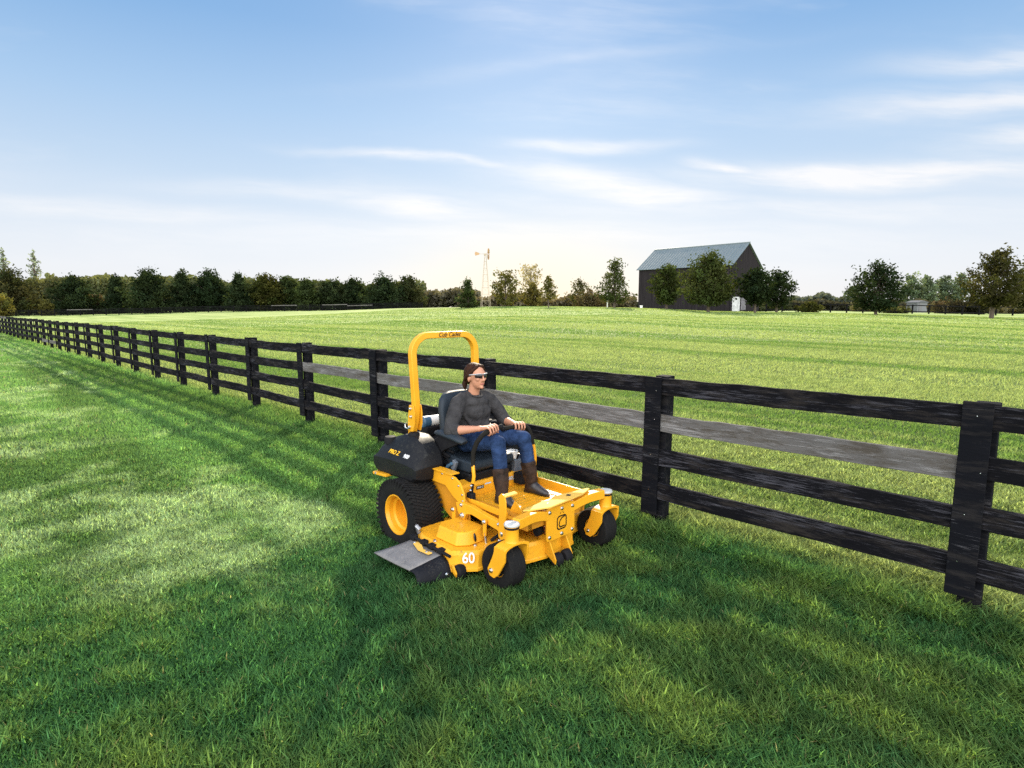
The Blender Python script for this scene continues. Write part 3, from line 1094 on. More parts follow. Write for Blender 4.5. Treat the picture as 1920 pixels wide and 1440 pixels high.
# local x along the ridge (towards the camera-right end), y across
B_R = Vector((42.2, 105.3, 0))
B_L = Vector((29.1, 118.6, 0))
axis_b = (B_R - B_L)
BL_ = axis_b.length
BW = 12.0
bc = (B_R + B_L) / 2
bz0 = 1.5
barn = empty('barn', (bc.x, bc.y, bz0), math.atan2(axis_b.y, axis_b.x))
tag(barn, 'large weathered dark timber barn with a blue-green metal roof', 'barn')
EAVE, RIDGE = 8.0, 12.0
hl, hw = BL_ / 2, BW / 2
for sy in (-1, 1):                      # board and batten long sides
    mb = MB()
    for i in range(int(BL_ / .3)):
        xx = -hl + .15 + i * .3
        dy_ = random.Random(i * 3 + sy).uniform(0, .02)
        mb.box((xx, sy * (hw + dy_), EAVE / 2), (.285, .06, EAVE))
    mb.build('side_wall', BM_wall, barn)
for sx in (-1, 1):
    mb = MB()
    for i in range(int(BW / .3)):
        yy = -hw + .15 + i * .3
        top = EAVE + (RIDGE - EAVE) * (1 - abs(yy) / hw) - .1
        dx_ = random.Random(i * 7 + sx).uniform(0, .02)
        mb.box((sx * (hl + dx_), yy, top / 2), (.06, .285, top))
    mb.build('gable_wall', BM_wall, barn)
sl = math.atan2(RIDGE - EAVE, hw)
for sy in (-1, 1):
    ln = math.hypot(hw, RIDGE - EAVE) + .5
    mb = MB()
    nx_ = int((BL_ + .7) / .6)
    for i in range(nx_):               # standing seam sheets
        x0 = -(BL_ + .7) / 2 + i * (BL_ + .7) / nx_
        mb.box((x0 + .3, 0, 0), (.585, ln, .05))
        mb.box((x0, 0, .05), (.05, ln, .08))
    cy = sy * (math.cos(sl) * (ln / 2))
    cz = RIDGE + .12 - math.sin(sl) * ln / 2
    mb.build('roof_slope', RM, barn, loc=(0, cy, cz), rot=(-sy * sl, 0, 0))
MB().tube([(-hl - .36, 0, RIDGE + .16), (hl + .36, 0, RIDGE + .16)], .14, 8).build('ridge_cap', RM, barn)
dmb = MB()
for i in range(7):
    dmb.box((hl + .10, -5.2 + i * .42, 1.25), (.07, .40, 2.5))
dmb.build('barn_door', DM, barn)
pmb = MB()
for i in range(5):
    pmb.box((hl + .09, -1.7 + i * .4, 1.3), (.06, .36, 2.2))
pmb.build('grey_panel', paint('faded_boards', (.16, .15, .17), .9, var=.3, scale=1.5), barn)

# small marks at the barn
tx = (1200 - 960) / 1080 * 104
MB().box((0, 0, .30), (.42, .4, .6)).box((0, 0, .63), (.5, .46, .08)).build('white_bin', M['white'], None, bevel=.04, loc=(tx, 104, tz(tx, 104)))
tag(bpy.data.objects['white_bin'], 'small white box at the foot of the barn wall by its left corner', 'box')
tx = (1137 - 960) / 1080 * 88
MB().box((0, 0, 1.05), (.16, .16, 2.1)).box((0, 0, 2.13), (.22, .22, .06)).build('white_post', M['white'], None, bevel=.02, loc=(tx, 88, tz(tx, 88) - .1))
tag(bpy.data.objects['white_post'], 'thin white post beside the spiky tree left of the barn', 'post')

# ------------------------------------------------------------------ grey shed on the right
tx = (1712 - 960) / 1080 * 125
shed = empty('shed', (tx, 125, tz(tx, 125)), R(20))
tag(shed, 'little pale grey shed behind the right-hand fence', 'shed')
SHM = paint('pale_grey_siding', (.15, .155, .17), .8, spec=.1, var=.08, scale=.8)
MB().box((0, 0, 1.05), (3.0, 2.4, 2.1)).build('wall', SHM, shed)
MB().prism([(-1.65, 2.1), (1.65, 2.1), (1.6, 2.2), (0, 2.6), (-1.6, 2.2)], 'y', -1.35, 1.35).build('roof', paint('shed_roof', (.10, .105, .115), .9, spec=.1), shed)
MB().box((-.6, -1.23, 1.0), (.9, .05, 2.0)).build('door', paint('shed_door', (.12, .12, .13), .7), shed)

# ------------------------------------------------------------------ windmill
wd = 112
wx = (911 - 960) / 1080 * wd
wz = tz(wx, wd)
WT = CAM_H + (578 - 481) / 1080 * wd - wz
mill = empty('windmill', (wx, wd, wz), R(12))
tag(mill, 'slender steel windpump tower with a small fan and tail vane on the skyline', 'windmill')
WM = paint('warm_galvanised_steel', (.40, .33, .25), .6, var=.1)  # warm tan base colour for the tower
WR = paint('rusty_vane', (.40, .25, .13), .6, var=.2)
mb = MB()
for (sx, sy) in ((1, 1), (1, -1), (-1, -1), (-1, 1)):
    mb.tube([(sx * .85, sy * .85, 0), (sx * .12, sy * .12, WT)], .032, 5)
for i in range(1, 8):
    t = i / 8
    w_ = .85 + (.12 - .85) * t
    c4 = [(w_, w_), (w_, -w_), (-w_, -w_), (-w_, w_)]
    for j in range(4):
        a, c = c4[j], c4[(j + 1) % 4]
        mb.tube([(*a, WT * t), (*c, WT * t)], .016, 4)
        w2 = .85 + (.12 - .85) * (t - .125)
        sgn = (w2 / w_)
        mb.tube([(a[0] * sgn, a[1] * sgn, WT * (t - .125)), (*c, WT * t)], .010, 4)
mb.build('tower', WM, mill)
head = MB().box((0, 0, WT + .1), (.5, .3, .35)).tube([(-1.2, 0, WT + .2), (.6, 0, WT + .2)], .03, 6).build('gearbox', WM, mill)
fan = MB()
for i in range(16):
    a = 2 * math.pi * i / 16
    ca, sa = math.cos(a), math.sin(a)
    da = .12
    c2, s2 = math.cos(a + da), math.sin(a + da)
    fan.add([(.55, .25 * ca, WT + .2 + .25 * sa), (.66, .25 * c2, WT + .2 + .25 * s2), (.72, 1.05 * math.cos(a + .16), WT + .2 + 1.05 * math.sin(a + .16)), (.50, 1.05 * ca, WT + .2 + 1.05 * sa)], [(0, 1, 2, 3)])
fan.lathe([(.9, .58), (.93, .60), (.9, .62)], (0, 0, WT + .2), 'x', 20, closed=True)
fo = fan.build('fan_wheel', WR, mill, smooth=0)
sm_ = fo.modifiers.new('thickness', 'SOLIDIFY')
sm_.thickness = .02
MB().prism([(-1.9, WT - .15), (-1.15, WT + .05), (-1.15, WT + .35), (-1.9, WT + .6), (-2.05, WT + .2)], 'y', -.015, .015).build('tail_vane', WR, mill)


# ------------------------------------------------------------------ far fences
def far_fence(label, pts, n_rail, gap, h, name='paddock_fence', pale=()):
    (x0, y0), (x1, y1) = pts
    L_ = math.hypot(x1 - x0, y1 - y0)
    root = empty(name, (x0, y0, tz(x0, y0)))
    tag(root, label, 'fence')
    n = int(L_ / gap)
    zr = tz(x0, y0)
    P = [(x0 + (x1 - x0) * i / n, y0 + (y1 - y0) * i / n) for i in range(n + 1)]
    for (x, y) in P:
        MB().box((0, 0, h / 2 - .1), (.17, .17, h + .25)).build('post', M['wood_far'], root, loc=(x - x0, y - y0, tz(x, y) - zr))
    run = 2
    for r_ in range(n_rail):
        zz = h - .12 - r_ * (h - .25) / max(n_rail - 1, 1) * .82
        for i in range(0, n, run):
            j = min(i + run, n)
            path = [(P[k][0] - x0, P[k][1] - y0 - .1, tz(*P[k]) - zr + zz) for k in range(i, j + 1)]
            pl = (r_, i // run) in pale  # sunlit stretches of rail, their light put into the board colour
            MB().tube(path, .075, sq=True, flat=((0, 1, 0), .3)).build('sunlit_rail' if pl else 'rail', M['wood_grey'] if pl else M['wood_far'], root, smooth=0)


far_fence('black fence at the far left, closing the field below the row of trees', ((-126, 140), (-22, 143)), 4, 3.0, 1.55, pale=((0, 3), (0, 11), (0, 13), (1, 14)))
far_fence('black two rail fence behind the trees on the right of the field', ((42, 96), (93, 92)), 2, 2.5, 1.45)
#%%PART3%%
# ------------------------------------------------------------------ the mower (local x forward, y left, z up)
mower = empty('riding_mower', (MO.x, MO.y, tz(MO.x, MO.y)), M_RZ)
tag(mower, 'yellow zero-turn riding mower with black fuel tanks, roll bar and side discharge chute', 'mower')
Y, YD, YS, BK, BM_, ST = M['yellow'], M['yellow_dusty'], M['yellow_shaded'], M['black'], M['black_metal'], M['steel']


def bolts(name, parent, pts, axis, r=.011, h=.008, sgn=1, mat=None):
    o = None
    name = name.rstrip('s')
    for p in pts:
        mb = MB()
        mb.lathe([(r * 1.35, 0), (r * 1.35, sgn * h * .3), (r, sgn * h * .35), (r, sgn * h), (r * .6, sgn * h * 1.2), (.0001, sgn * h * 1.25)], p, axis, 8)
        o = mb.build(name, mat or ST, parent)
    return o


# --- rear wheels
def tyre_mesh(Rt, wd_, Rb, tread):
    h = wd_ / 2
    mb = MB()
    prof = [(Rb, -h * .78), (Rb * 1.06, -h * .92), (Rb + (Rt - Rb) * .45, -h), (Rt * .93, -h * .93), (Rt * .975, -h * .78), (Rt * .99, -h * .5), (Rt * .993, 0),
            (Rt * .99, h * .5), (Rt * .975, h * .78), (Rt * .93, h * .93), (Rb + (Rt - Rb) * .45, h), (Rb * 1.06, h * .92), (Rb, h * .78)]
    mb.lathe(prof, (0, 0, 0), 'y', 48, closed=True)
    if tread:
        nblk, ncol = 64, 6
        for k in range(nblk):
            for c in range(ncol):
                yy = (c - (ncol - 1) / 2) * wd_ * .145
                a = 2 * math.pi * (k + .62 * abs(c - 2.5)) / nblk
                rr = Rt * (.985 - .012 * (abs(c - 2.5) / 2.5) ** 2)
                mb.lug((rr * math.cos(a), yy, rr * math.sin(a)), (.020, wd_ * .150, 2 * math.pi * Rt / nblk * .60), Euler((R(-28 if c < 2.5 else 28), 0, 0)).to_matrix().to_3x3(), a)
        for k in range(44):
            a = 2 * math.pi * (k + .3) / 44
            for s_ in (-1, 1):
                mb.box((Rt * .945 * math.cos(a), s_ * h * .915, Rt * .945 * math.sin(a)), (.05, .016, .02), (0, -a, 0))
    else:
        for c in (-.6, -.2, .2, .6):
            mb.lathe([(Rt * .985, c * h - .012), (Rt * 1.0, c * h - .009), (Rt * 1.0, c * h + .009), (Rt * .985, c * h + .012)], (0, 0, 0), 'y', 40)
    return mb


RW_R = .297
for s_ in (-1, 1):
    w = empty('rear_wheel', (0, s_ * .565, .262), 0, mower)
    tyre_mesh(RW_R, .30, .168, True).build('tyre', M['rubber'], w)
    o_ = s_
    rim = MB().lathe([(.172, .135 * o_), (.178, .128 * o_), (.168, .115 * o_), (.152, .100 * o_), (.148, .070 * o_), (.128, .058 * o_), (.124, .0 * o_), (.118, -.045 * o_), (.058, -.050 * o_),
                      (.052, -.02 * o_), (.0001, -.018 * o_)], (0, 0, 0), 'y', 40, caps=False)
    rim.lathe([(.172, .135 * o_), (.165, .135 * o_), (.155, .118 * o_), (.150, .105 * o_)], (0, 0, 0), 'y', 40, caps=False)
    rim.build('rim', Y, w)
    bolts('wheel_nuts', w, [(.08 * math.cos(a), -.047 * o_, .08 * math.sin(a)) for a in [i * 2 * math.pi / 5 for i in range(5)]], 'y', .010, .014, o_)

# --- front casters
for (s_, yc) in ((-1, -.53), (1, .555)):
    f = MB()
    px_, py_ = 1.25, yc
    # strap fork: up the outside, over the tyre, down the inside; legs swept back to the axle
    ax = (1.165, .150)
    prof = []
    for (yy, zt) in ((-.105, 0), (.105, 0)):
        pass
    top_z = .338
    side = [(1.195, top_z), (1.305, top_z), (1.302, .25), (1.235, .135), (1.19, .098), (1.145, .105), (1.12, .15), (1.165, .235), (1.188, .29)]
    for sy in (-1, 1):
        f.prism(side, 'y', py_ + sy * .112 - .009, py_ + sy * .112 + .009)
    arch = []
    for i in range(9):
        a = math.pi * i / 8
        arch.append((py_ + .121 * math.cos(a), top_z - .012 + .034 * math.sin(a)))
    inner = [(y_, z_ - .018) for (y_, z_) in arch[::-1]]
    inner = [(py_ + (y_ - py_) * .86, z_) for (y_, z_) in inner]
    f.prism(arch + inner, 'x', 1.195, 1.305)
    cf = f.build('caster_fork', Y, mower, bevel=.004)
    for sy in (-1, 1):
        bolts('axle_bolt', cf, [(ax[0], py_ + sy * .121, ax[1])], 'y', .014, .014, sy)
    cw = empty('caster_wheel', (ax[0], py_, .158), 0, mower)
    tyre_mesh(.165, .165, .075, False).build('tyre', M['rubber'], cw)
    for sy in (-1, 1):
        MB().lathe([(.078, .062 * sy), (.072, .066 * sy), (.062, .05 * sy), (.05, .035 * sy), (.03, .035 * sy), (.026, .085 * sy), (.0001, .085 * sy)], (0, 0, 0), 'y', 24, caps=False).build('rim', Y, cw)
    MB().lathe([(.052, .352), (.054, .36), (.050, .37), (.050, .462), (.053, .468), (.053, .476), (.0001, .476)], (px_, py_, 0), 'z', 24).build('caster_post', Y, mower)
    MB().lathe([(.056, .4765), (.058, .483), (.053, .494), (.03, .498), (.0001, .499)], (px_, py_, 0), 'z', 24).build('post_cap', M['cap'], mower)
    MB().lathe([(.0515, .455), (.0545, .458), (.0545, .470), (.0515, .473)], (px_, py_, 0), 'z', 24, closed=True).build('post_seal', BM_, mower)

# --- front axle beam: two arched tubes from the centre plate out to the posts
for s_, yc in ((-1, -.53), (1, .555)):
    path = []
    y0_, z0_ = .0, .44
    for i in range(11):
        t = i / 10
        yy = (yc - s_ * .045) * t
        zz = .385 + .075 * math.sin(min(t * 1.15, 1) * math.pi * .62) + (.02 * t)
        path.append((1.185 + .06 * t, yy + (s_ * .0), zz))
    MB().tube(path, .036, sq=True).build('axle_beam', Y, mower, bevel=.006)
fp = MB().prism(rrect(.325, .262, .022, 4, (.012, .362)), 'x', 1.222, 1.236)
plate = fp.build('front_plate', Y, mower, bevel=.003)
bolts('plate_bolts', plate, [(1.236, y_, z_) for (y_, z_) in ((-.12, .46), (.145, .455), (.02, .463), (-.12, .262), (.145, .262), (.02, .26))], 'x', .012, .010)
ring = MB()
o_r = rrect(.115, .115, .03, 5, (.02, .352))
i_r = rrect(.093, .093, .022, 5, (.02, .352))
n_ = len(o_r)
vs = [(1.2372, *p) for p in o_r] + [(1.2372, *p) for p in i_r] + [(1.2362, *p) for p in o_r] + [(1.2362, *p) for p in i_r]
fs = []
for i in range(n_):
    j = (i + 1) % n_
    fs += [(i, j, n_ + j, n_ + i), (2 * n_ + i, 2 * n_ + j, j, i), (n_ + i, n_ + j, 3 * n_ + j, 3 * n_ + i)]
ring.add(vs, fs)
swoosh = [(.055, .394), (.02, .388), (-.006, .362), (-.010, .332), (.004, .316), (.055, .318)]
for a, b_ in zip(swoosh[:-1], swoosh[1:]):
    d = Vector((0, b_[0] - a[0], b_[1] - a[1])).normalized()
    nrm = Vector((0, -d.z, d.y)) * .0055
    p, q_ = Vector((1.2374, *a)), Vector((1.2374, *b_))
    ring.add([p + nrm, p - nrm, q_ - nrm, q_ + nrm], [(0, 1, 2, 3)])
ring.add([(1.2374, -.002, .42), (1.2374, .004, .42), (1.2374, .012, .436), (1.2374, .006, .436)], [(0, 1, 2, 3)])
ring.add([(1.2374, .036, .42), (1.2374, .042, .42), (1.2374, .034, .436), (1.2374, .028, .436)], [(0, 1, 2, 3)])
ring.build('emblem', M['decal_black'], plate, smooth=0)

# pale tread plate above the centre plate (a foot step with two holes)
sp = MB()
outl = [(1.165, -.335), (1.20, -.30), (1.278, -.165), (1.268, .235), (1.205, .395), (1.18, .395), (1.12, .06), (1.135, -.02), (1.12, -.09)]


def stepz(x, y):
    return .500 + (x - 1.12) * .10 + .012 * (1 if y > 0 else 0)


nst = len(outl)
vs = [(x, y, stepz(x, y)) for x, y in outl] + [(x, y, stepz(x, y) + .012) for x, y in outl]
sp.add(vs, [tuple(range(nst))[::-1], tuple(range(nst, 2 * nst))] + [(i, (i + 1) % nst, nst + (i + 1) % nst, nst + i) for i in range(nst)])
step = sp.build('step_plate', M['pale_plate'], mower, bevel=.002)
for (x, y) in ((1.215, -.10), (1.20, .14)):
    MB().lathe([(.019, .0), (.019, .0016), (.0001, .0016)], (x, y, stepz(x, y) + .0125), 'z', 16).build('step_hole', M['decal_black'], step)
MB().box((1.20, .01, .49), (.05, .26, .03)).build('step_bracket', Y, mower, bevel=.003)

# --- frame, floor and panels
fr = MB()
for s_ in (-1, 1):
    fr.box((.40, s_ * .30, .40), (1.60, .06, .085))
fr.box((1.17, 0.01, .40), (.06, .66, .085))
fr.box((-.40, 0, .40), (.06, .66, .085))
frame = fr.build('frame', YS, mower, bevel=.004)
flo = MB().box((.80, .02, .425), (.66, .76, .016))
floor = flo.build('floor_pan', YD, mower, bevel=.003)
for (c, s) in (((.80, .405, .462), (.66, .014, .075)), ((.78, -.365, .447), (.50, .014, .05))):
    MB().box(c, s).build('floor_side', Y, mower, bevel=.003)
mat_ = MB()
for i in range(9):
    mat_.box((.58 + i * .05, .07, .4345), (.028, .56, .003))
mat_.build('floor_ribs', YD, floor)
MB().box((1.11, -.06, .437), (.035, .50, .012)).build('rubber_edge', BM_, floor, bevel=.003)
MB().prism([(.36, .43), (.470, .43), (.470, .525), (.455, .545), (.36, .56)], 'y', -.36, .40).build('riser', Y, mower, bevel=.004)
ds = MB().box((.4712, -.16, .495), (.001, .085, .030)).build('riser_decal', M['decal_black'], mower)
MB().box((.4712, .30, .500), (.001, .075, .030)).build('riser_decal', M['decal_black'], mower)
MB().box((.4714, -.07, .512), (.001, .07, .012)).build('riser_stripe', M['decal_blue'], mower)
text_mesh('lettering', '900', .048, M['decal_blue'], mower, (.4735, .20, .498), (R(90), 0, R(90)), shear=.25, offset=.0003)
text_mesh('lettering', 'PRO Z', .024, M['decal_white'], ds, (.4722, -.16, .495), (R(90), 0, R(90)), shear=.2)

# yellow side panel with its bolts, fender plate under it in yellow with shade put in
side_poly = [(.11, .635), (.30, .648), (.47, .635), (.535, .60), (.585, .52), (.590, .44), (.52, .435), (.44, .47), (.34, .54), (.11, .545)]
for s_ in (-1, 1):
    sp_ = MB().prism(side_poly, 'y', s_ * .430, s_ * .415).build('side_panel', Y, mower, bevel=.003)
    if s_ < 0:
        bolts('panel_bolts', sp_, [(.15, -.430, .622), (.30, -.430, .630), (.44, -.430, .620), (.52, -.430, .575), (.565, -.430, .51), (.57, -.430, .46)], 'y', .007, .006, -1)
    MB().prism([(-.05, .56), (.45, .56), (.60, .43), (.62, .30), (.45, .22), (.30, .30), (.10, .42), (-.05, .44)], 'y', s_ * .400, s_ * .385).build('inner_panel', YS, mower, bevel=.003)
    MB().box((.30, s_ * .40, .652), (.28, .09, .012)).build('panel_flange', Y, mower, bevel=.003)
# curved side rail down to the front with hanger links
for s_ in (-1, 1):
    rail = [(.50, .44), (.56, .455), (.70, .452), (.85, .430), (1.00, .415), (1.115, .41), (1.125, .36), (1.09, .305), (1.045, .31), (1.00, .345), (.86, .362), (.70, .385), (.63, .37), (.60, .315), (.56, .315), (.52, .37)]
    ro = MB().prism(rail, 'y', s_ * .447, s_ * .405).build('side_rail', Y, mower, bevel=.005)
    if s_ < 0:
        bolts('rail_bolts', ro, [(.575, -.447, .435), (1.02, -.447, .395)], 'y', .012, .012, -1)
        bolts('pivot_bolts', ro, [(.585, -.447, .350), (1.065, -.447, .335)], 'y', .019, .018, -1)
    for xx in (.50, .885):
        hl_ = MB().prism(rrect(.035, .135, .016, 4, (xx, .335)), 'y', s_ * .475, s_ * .462).build('deck_hanger', Y, mower, bevel=.002)
        bolts('hanger_bolt', hl_, [(xx, s_ * .475, .385)], 'y', .014, .014, s_)
        MB().tube([(xx, s_ * .468, .30), (xx + .02, s_ * .47, .20)], .008, 8).build('hanger_link', ST, hl_)

# foot lift lever standing on the right
lv = MB().prism([(1.03, .31), (1.06, .285), (1.09, .285), (1.108, .31), (1.112, .52), (1.108, .60), (1.090, .642), (1.06, .647), (1.035, .62), (1.040, .50)], 'y', -.462, -.448)
lev = lv.build('lift_lever', Y, mower, bevel=.003)
MB().box((1.088, -.395, .632), (.035, .125, .014), (0, R(15), 0)).build('lift_pedal', M['pale_plate'], lev, bevel=.003)
wedge = MB().prism([(.95, .436), (1.10, .436), (1.10, .455), (1.02, .53), (1.005, .53)], 'y', -.27, -.262).build('pedal_bracket', Y, mower, bevel=.002)
MB().box((1.085, -.20, .475), (.06, .07, .010), (0, R(-22), R(20))).build('brake_pedal', M['pale_plate'], mower, bevel=.003)

# --- drive and engine, dark mass behind the seat
MB().box((.05, 0, .36), (.72, .62, .20)).box((.46, .02, .28), (.5, .5, .12)).build('hydraulic_drive', BM_, mower, bevel=.01)
eng = MB().box((-.30, 0, .60), (.34, .46, .26)).lathe([(.19, .73), (.20, .75), (.19, .80), (.10, .83), (.0001, .83)], (-.30, 0.02, 0), 'z', 28)
for i in range(8):
    eng.box((-.30 + .0, -.235 - .01, .52 + i * .028), (.30, .05, .010))
engine = eng.build('engine', BM_, mower, bevel=.004)
r_ = random.Random(3)
for i in range(9):
    x0 = r_.uniform(-.22, .06)
    y0 = r_.uniform(-.34, -.24)
    z0 = r_.uniform(.62, .84)
    MB().tube([(x0, y0, z0), (x0 + r_.uniform(.03, .10), y0 + r_.uniform(-.03, .03), z0 + r_.uniform(-.02, .05)), (x0 + r_.uniform(.10, .16), y0 + r_.uniform(0, .08), z0 + r_.uniform(-.12, .02))], r_.uniform(.007, .014), 8).build('hose', BM_, engine)
for i in range(12):
    MB().lathe([(.012, 0), (.012, .02), (.008, .024), (.0001, .024)], (r_.uniform(-.18, .10), r_.uniform(-.36, -.30), r_.uniform(.62, .84)), 'y', 8).build('hose_fitting', M['grey_metal'], engine)
MB().lathe([(.0001, -.20), (.045, -.20), (.056, -.185), (.056, -.12)], (-.32, 0, .945), 'y', 20).build('filter_cap', M['bluegrey'], engine)
MB().lathe([(.050, -.12), (.053, -.11), (.050, .20), (.0001, .21)], (-.32, 0, .945), 'y', 20).build('air_filter', M['white'], engine)
MB().box((-.33, -.02, .86), (.16, .34, .10)).build('engine_cover', BM_, engine, bevel=.02)
MB().box((-.56, 0, .55), (.03, .70, .20)).box((-.50, 0, .47), (.12, .7, .03)).build('rear_guard', Y, mower, bevel=.006)
MB().box((-.34, -.60, .535), (.22, .10, .022), (0, R(-4), 0)).build('tank_bracket', Y, mower, bevel=.003)
bolts('bracket_bolt', bpy.data.objects['tank_bracket'], [(-.40, -.651, .532)], 'y', .008, .006, -1)

# --- fuel tanks
tank_prof = [(-.50, .575), (-.505, .70), (-.44, .80), (-.30, .855), (-.10, .905), (.08, .905), (.22, .86), (.33, .775), (.365, .68), (.345, .565), (.28, .525), (-.42, .51)]
tank_prof = [(-.50 + (x + .50) * .80, z) for x, z in tank_prof]
for s_ in (-1, 1):
    cx_, cz_ = -.16, .665
    loops = []
    for (yy, sx_, up_, dn_) in ((.31, .93, .95, 1.0), (.345, 1, 1, 1), (.47, 1.0, .97, 1.0), (.545, 1.0, .66, .96), (.605, .985, .20, .80), (.618, .95, .10, .70)):
        lp = []
        for (x, z) in tank_prof:
            dz_ = z - cz_
            lp.append((cx_ + (x - cx_) * sx_, s_ * yy, cz_ + dz_ * (up_ if dz_ > 0 else dn_)))
        loops.append(lp)
    n_ = len(tank_prof)
    vs = [p for lp in loops for p in lp]
    fs = [tuple(range(n_))[::-1], tuple((len(loops) - 1) * n_ + i for i in range(n_))]
    for j in range(len(loops) - 1):
        for i in range(n_):
            fs.append((j * n_ + i, j * n_ + (i + 1) % n_, (j + 1) * n_ + (i + 1) % n_, (j + 1) * n_ + i))
    tk = MB().add(vs, fs).build('fuel_tank', BK, mower, bevel=.007, smooth=24)
    MB().lathe([(.05, .86), (.05, .905), (.044, .915), (.0001, .918)], (-.10, s_ * .43, 0.005), 'z', 20).build('fuel_cap', BM_, tk)
    MB().lathe([(.055, .79), (.055, .835), (.048, .85), (.0001, .856)], (-.38, s_ * .50, 0), 'z', 20).build('filler_cap', BM_, tk)
    if s_ < 0:
        text_mesh('lettering', 'PRO Z', .055, M['decal_yellow'], tk, (-.185, -.585, .752), (R(54), R(0), R(0)), shear=.2, offset=.0005, extrude=.003)
        text_mesh('lettering', '900', .050, M['decal_white'], tk, (.0, -.585, .748), (R(54), R(0), R(0)), shear=.2, offset=.0005, extrude=.003)

# --- roll bar
yl, yr = .290, -.402
rp = [(-.20, yr, .56), (-.17, yr, .90), (-.118, yr, 1.04), (-.105, yr, 1.16), (-.125, yr - .012, 1.60)]
cr = .165
for i in range(1, 8):
    a = math.pi / 2 * i / 8
    rp.append((-.125, yr - .012 + cr - cr * math.cos(a), 1.60 + cr * math.sin(a)))
rp += [(-.125, yr + cr, 1.765), (-.125, yl - cr, 1.765)]
for i in range(1, 8):
    a = math.pi / 2 * i / 8
    rp.append((-.125, yl - cr + cr * math.sin(a), 1.60 + cr * math.cos(a)))
rp += [(-.125, yl, 1.60), (-.11, yl, 1.20), (-.125, yl, 1.04), (-.17, yl, .90), (-.20, yl, .56)]
rops = MB().tube(rp, .029, sq=True).build('roll_bar', Y, mower, bevel=.008, smooth=50)
text_mesh('lettering', 'Cub Cadet', .056, M['decal_black'], rops, (-.0935, -.03, 1.766), (R(90), 0, R(90)), shear=.3, offset=.0004)
for yy in (yr, yl):
    hg = MB().prism([(-.175, .93), (-.095, .93), (-.070, 1.00), (-.070, 1.10), (-.085, 1.16), (-.145, 1.16), (-.165, 1.06)], 'y', yy - .045, yy - .033)
    hg.prism([(-.175, .93), (-.095, .93), (-.070, 1.00), (-.070, 1.10), (-.085, 1.16), (-.145, 1.16), (-.165, 1.06)], 'y', yy + .033, yy + .045)
    hb = hg.build('hinge_bracket', Y, rops, bevel=.002)
    if yy < 0:
        bolts('hinge_bolts', rops, [(-.12, yy - .045, 1.13), (-.115, yy - .045, 1.06), (-.14, yy - .045, .965)], 'y', .011, .014, -1)
        MB().tube([(-.17, yy - .055, 1.00), (-.19, yy - .06, .985), (-.185, yy - .062, .955), (-.15, yy - .06, .95), (-.12, yy - .055, .965)], .006, 8).build('locking_pin', ST, rops)

# --- seat
MB().prism([(.14, .47), (.42, .47), (.44, .54), (.44, .62), (.06, .62), (.08, .54)], 'y', -.25, .25).build('seat_base', BK, mower, bevel=.02)
seat = empty('seat', (0, 0, 0), 0, mower)
c_ = MB().prism([(.04, .62), (.42, .62), (.47, .65), (.475, .69), (.45, .722), (.28, .722), (.10, .745), (.04, .74)], 'y', -.245, .245)
c_.build('seat_cushion', M['vinyl'], seat, bevel=.025, smooth=60)
bk = MB()
lay = [(.72, .21, .045), (.78, .245, .06), (.95, .255, .06), (1.12, .25, .058), (1.20, .225, .05), (1.245, .17, .035), (1.26, .10, .02)]
vs, fs = [], []
nn = 20
for (z, hw_, th) in lay:
    xb = .055 - (z - .72) * .17
    for k in range(nn):
        a = 2 * math.pi * k / nn
        ca, sa = math.cos(a), math.sin(a)
        yy = hw_ * math.copysign(abs(ca) ** .45, ca)
        xx = th * math.copysign(abs(sa) ** .6, sa)
        curve = .05 * (abs(yy) / .255) ** 2
        vs.append((xb + xx + curve, yy, z))
for j in range(len(lay) - 1):
    for k in range(nn):
        fs.append((j * nn + k, j * nn + (k + 1) % nn, (j + 1) * nn + (k + 1) % nn, (j + 1) * nn + k))
fs += [tuple(range(nn))[::-1], tuple((len(lay) - 1) * nn + k for k in range(nn))]
bk.add(vs, fs)
bk.build('backrest', M['vinyl'], seat, smooth=70)
for s_ in (-1, 1):
    ar = MB()
    ar.tube([(.10, s_ * .325, .935), (.16, s_ * .325, .945), (.36, s_ * .325, .93), (.44, s_ * .322, .915), (.47, s_ * .32, .905)], [.036, .050, .053, .050, .032], 14, flat=((0, 0, 1), .55))
    ar.build('armrest', M['vinyl'], seat, smooth=60)
    MB().prism([(.02, .76), (.10, .74), (.20, .80), (.40, .885), (.38, .905), (.12, .91), (.03, .86)], 'y', s_ * .305 - .018, s_ * .305 + .018).build('armrest_support', BM_, seat, bevel=.008)
MB().tube([(.18, -.30, .60), (.24, -.325, .66), (.30, -.33, .70)], [.014, .017, .013], 10).build('belt_buckle', M['bluegrey'], seat)
MB().box((.30, -.30, .68), (.05, .03, .09), (0, R(25), 0)).build('belt_latch', M['greybox'], seat, bevel=.006)

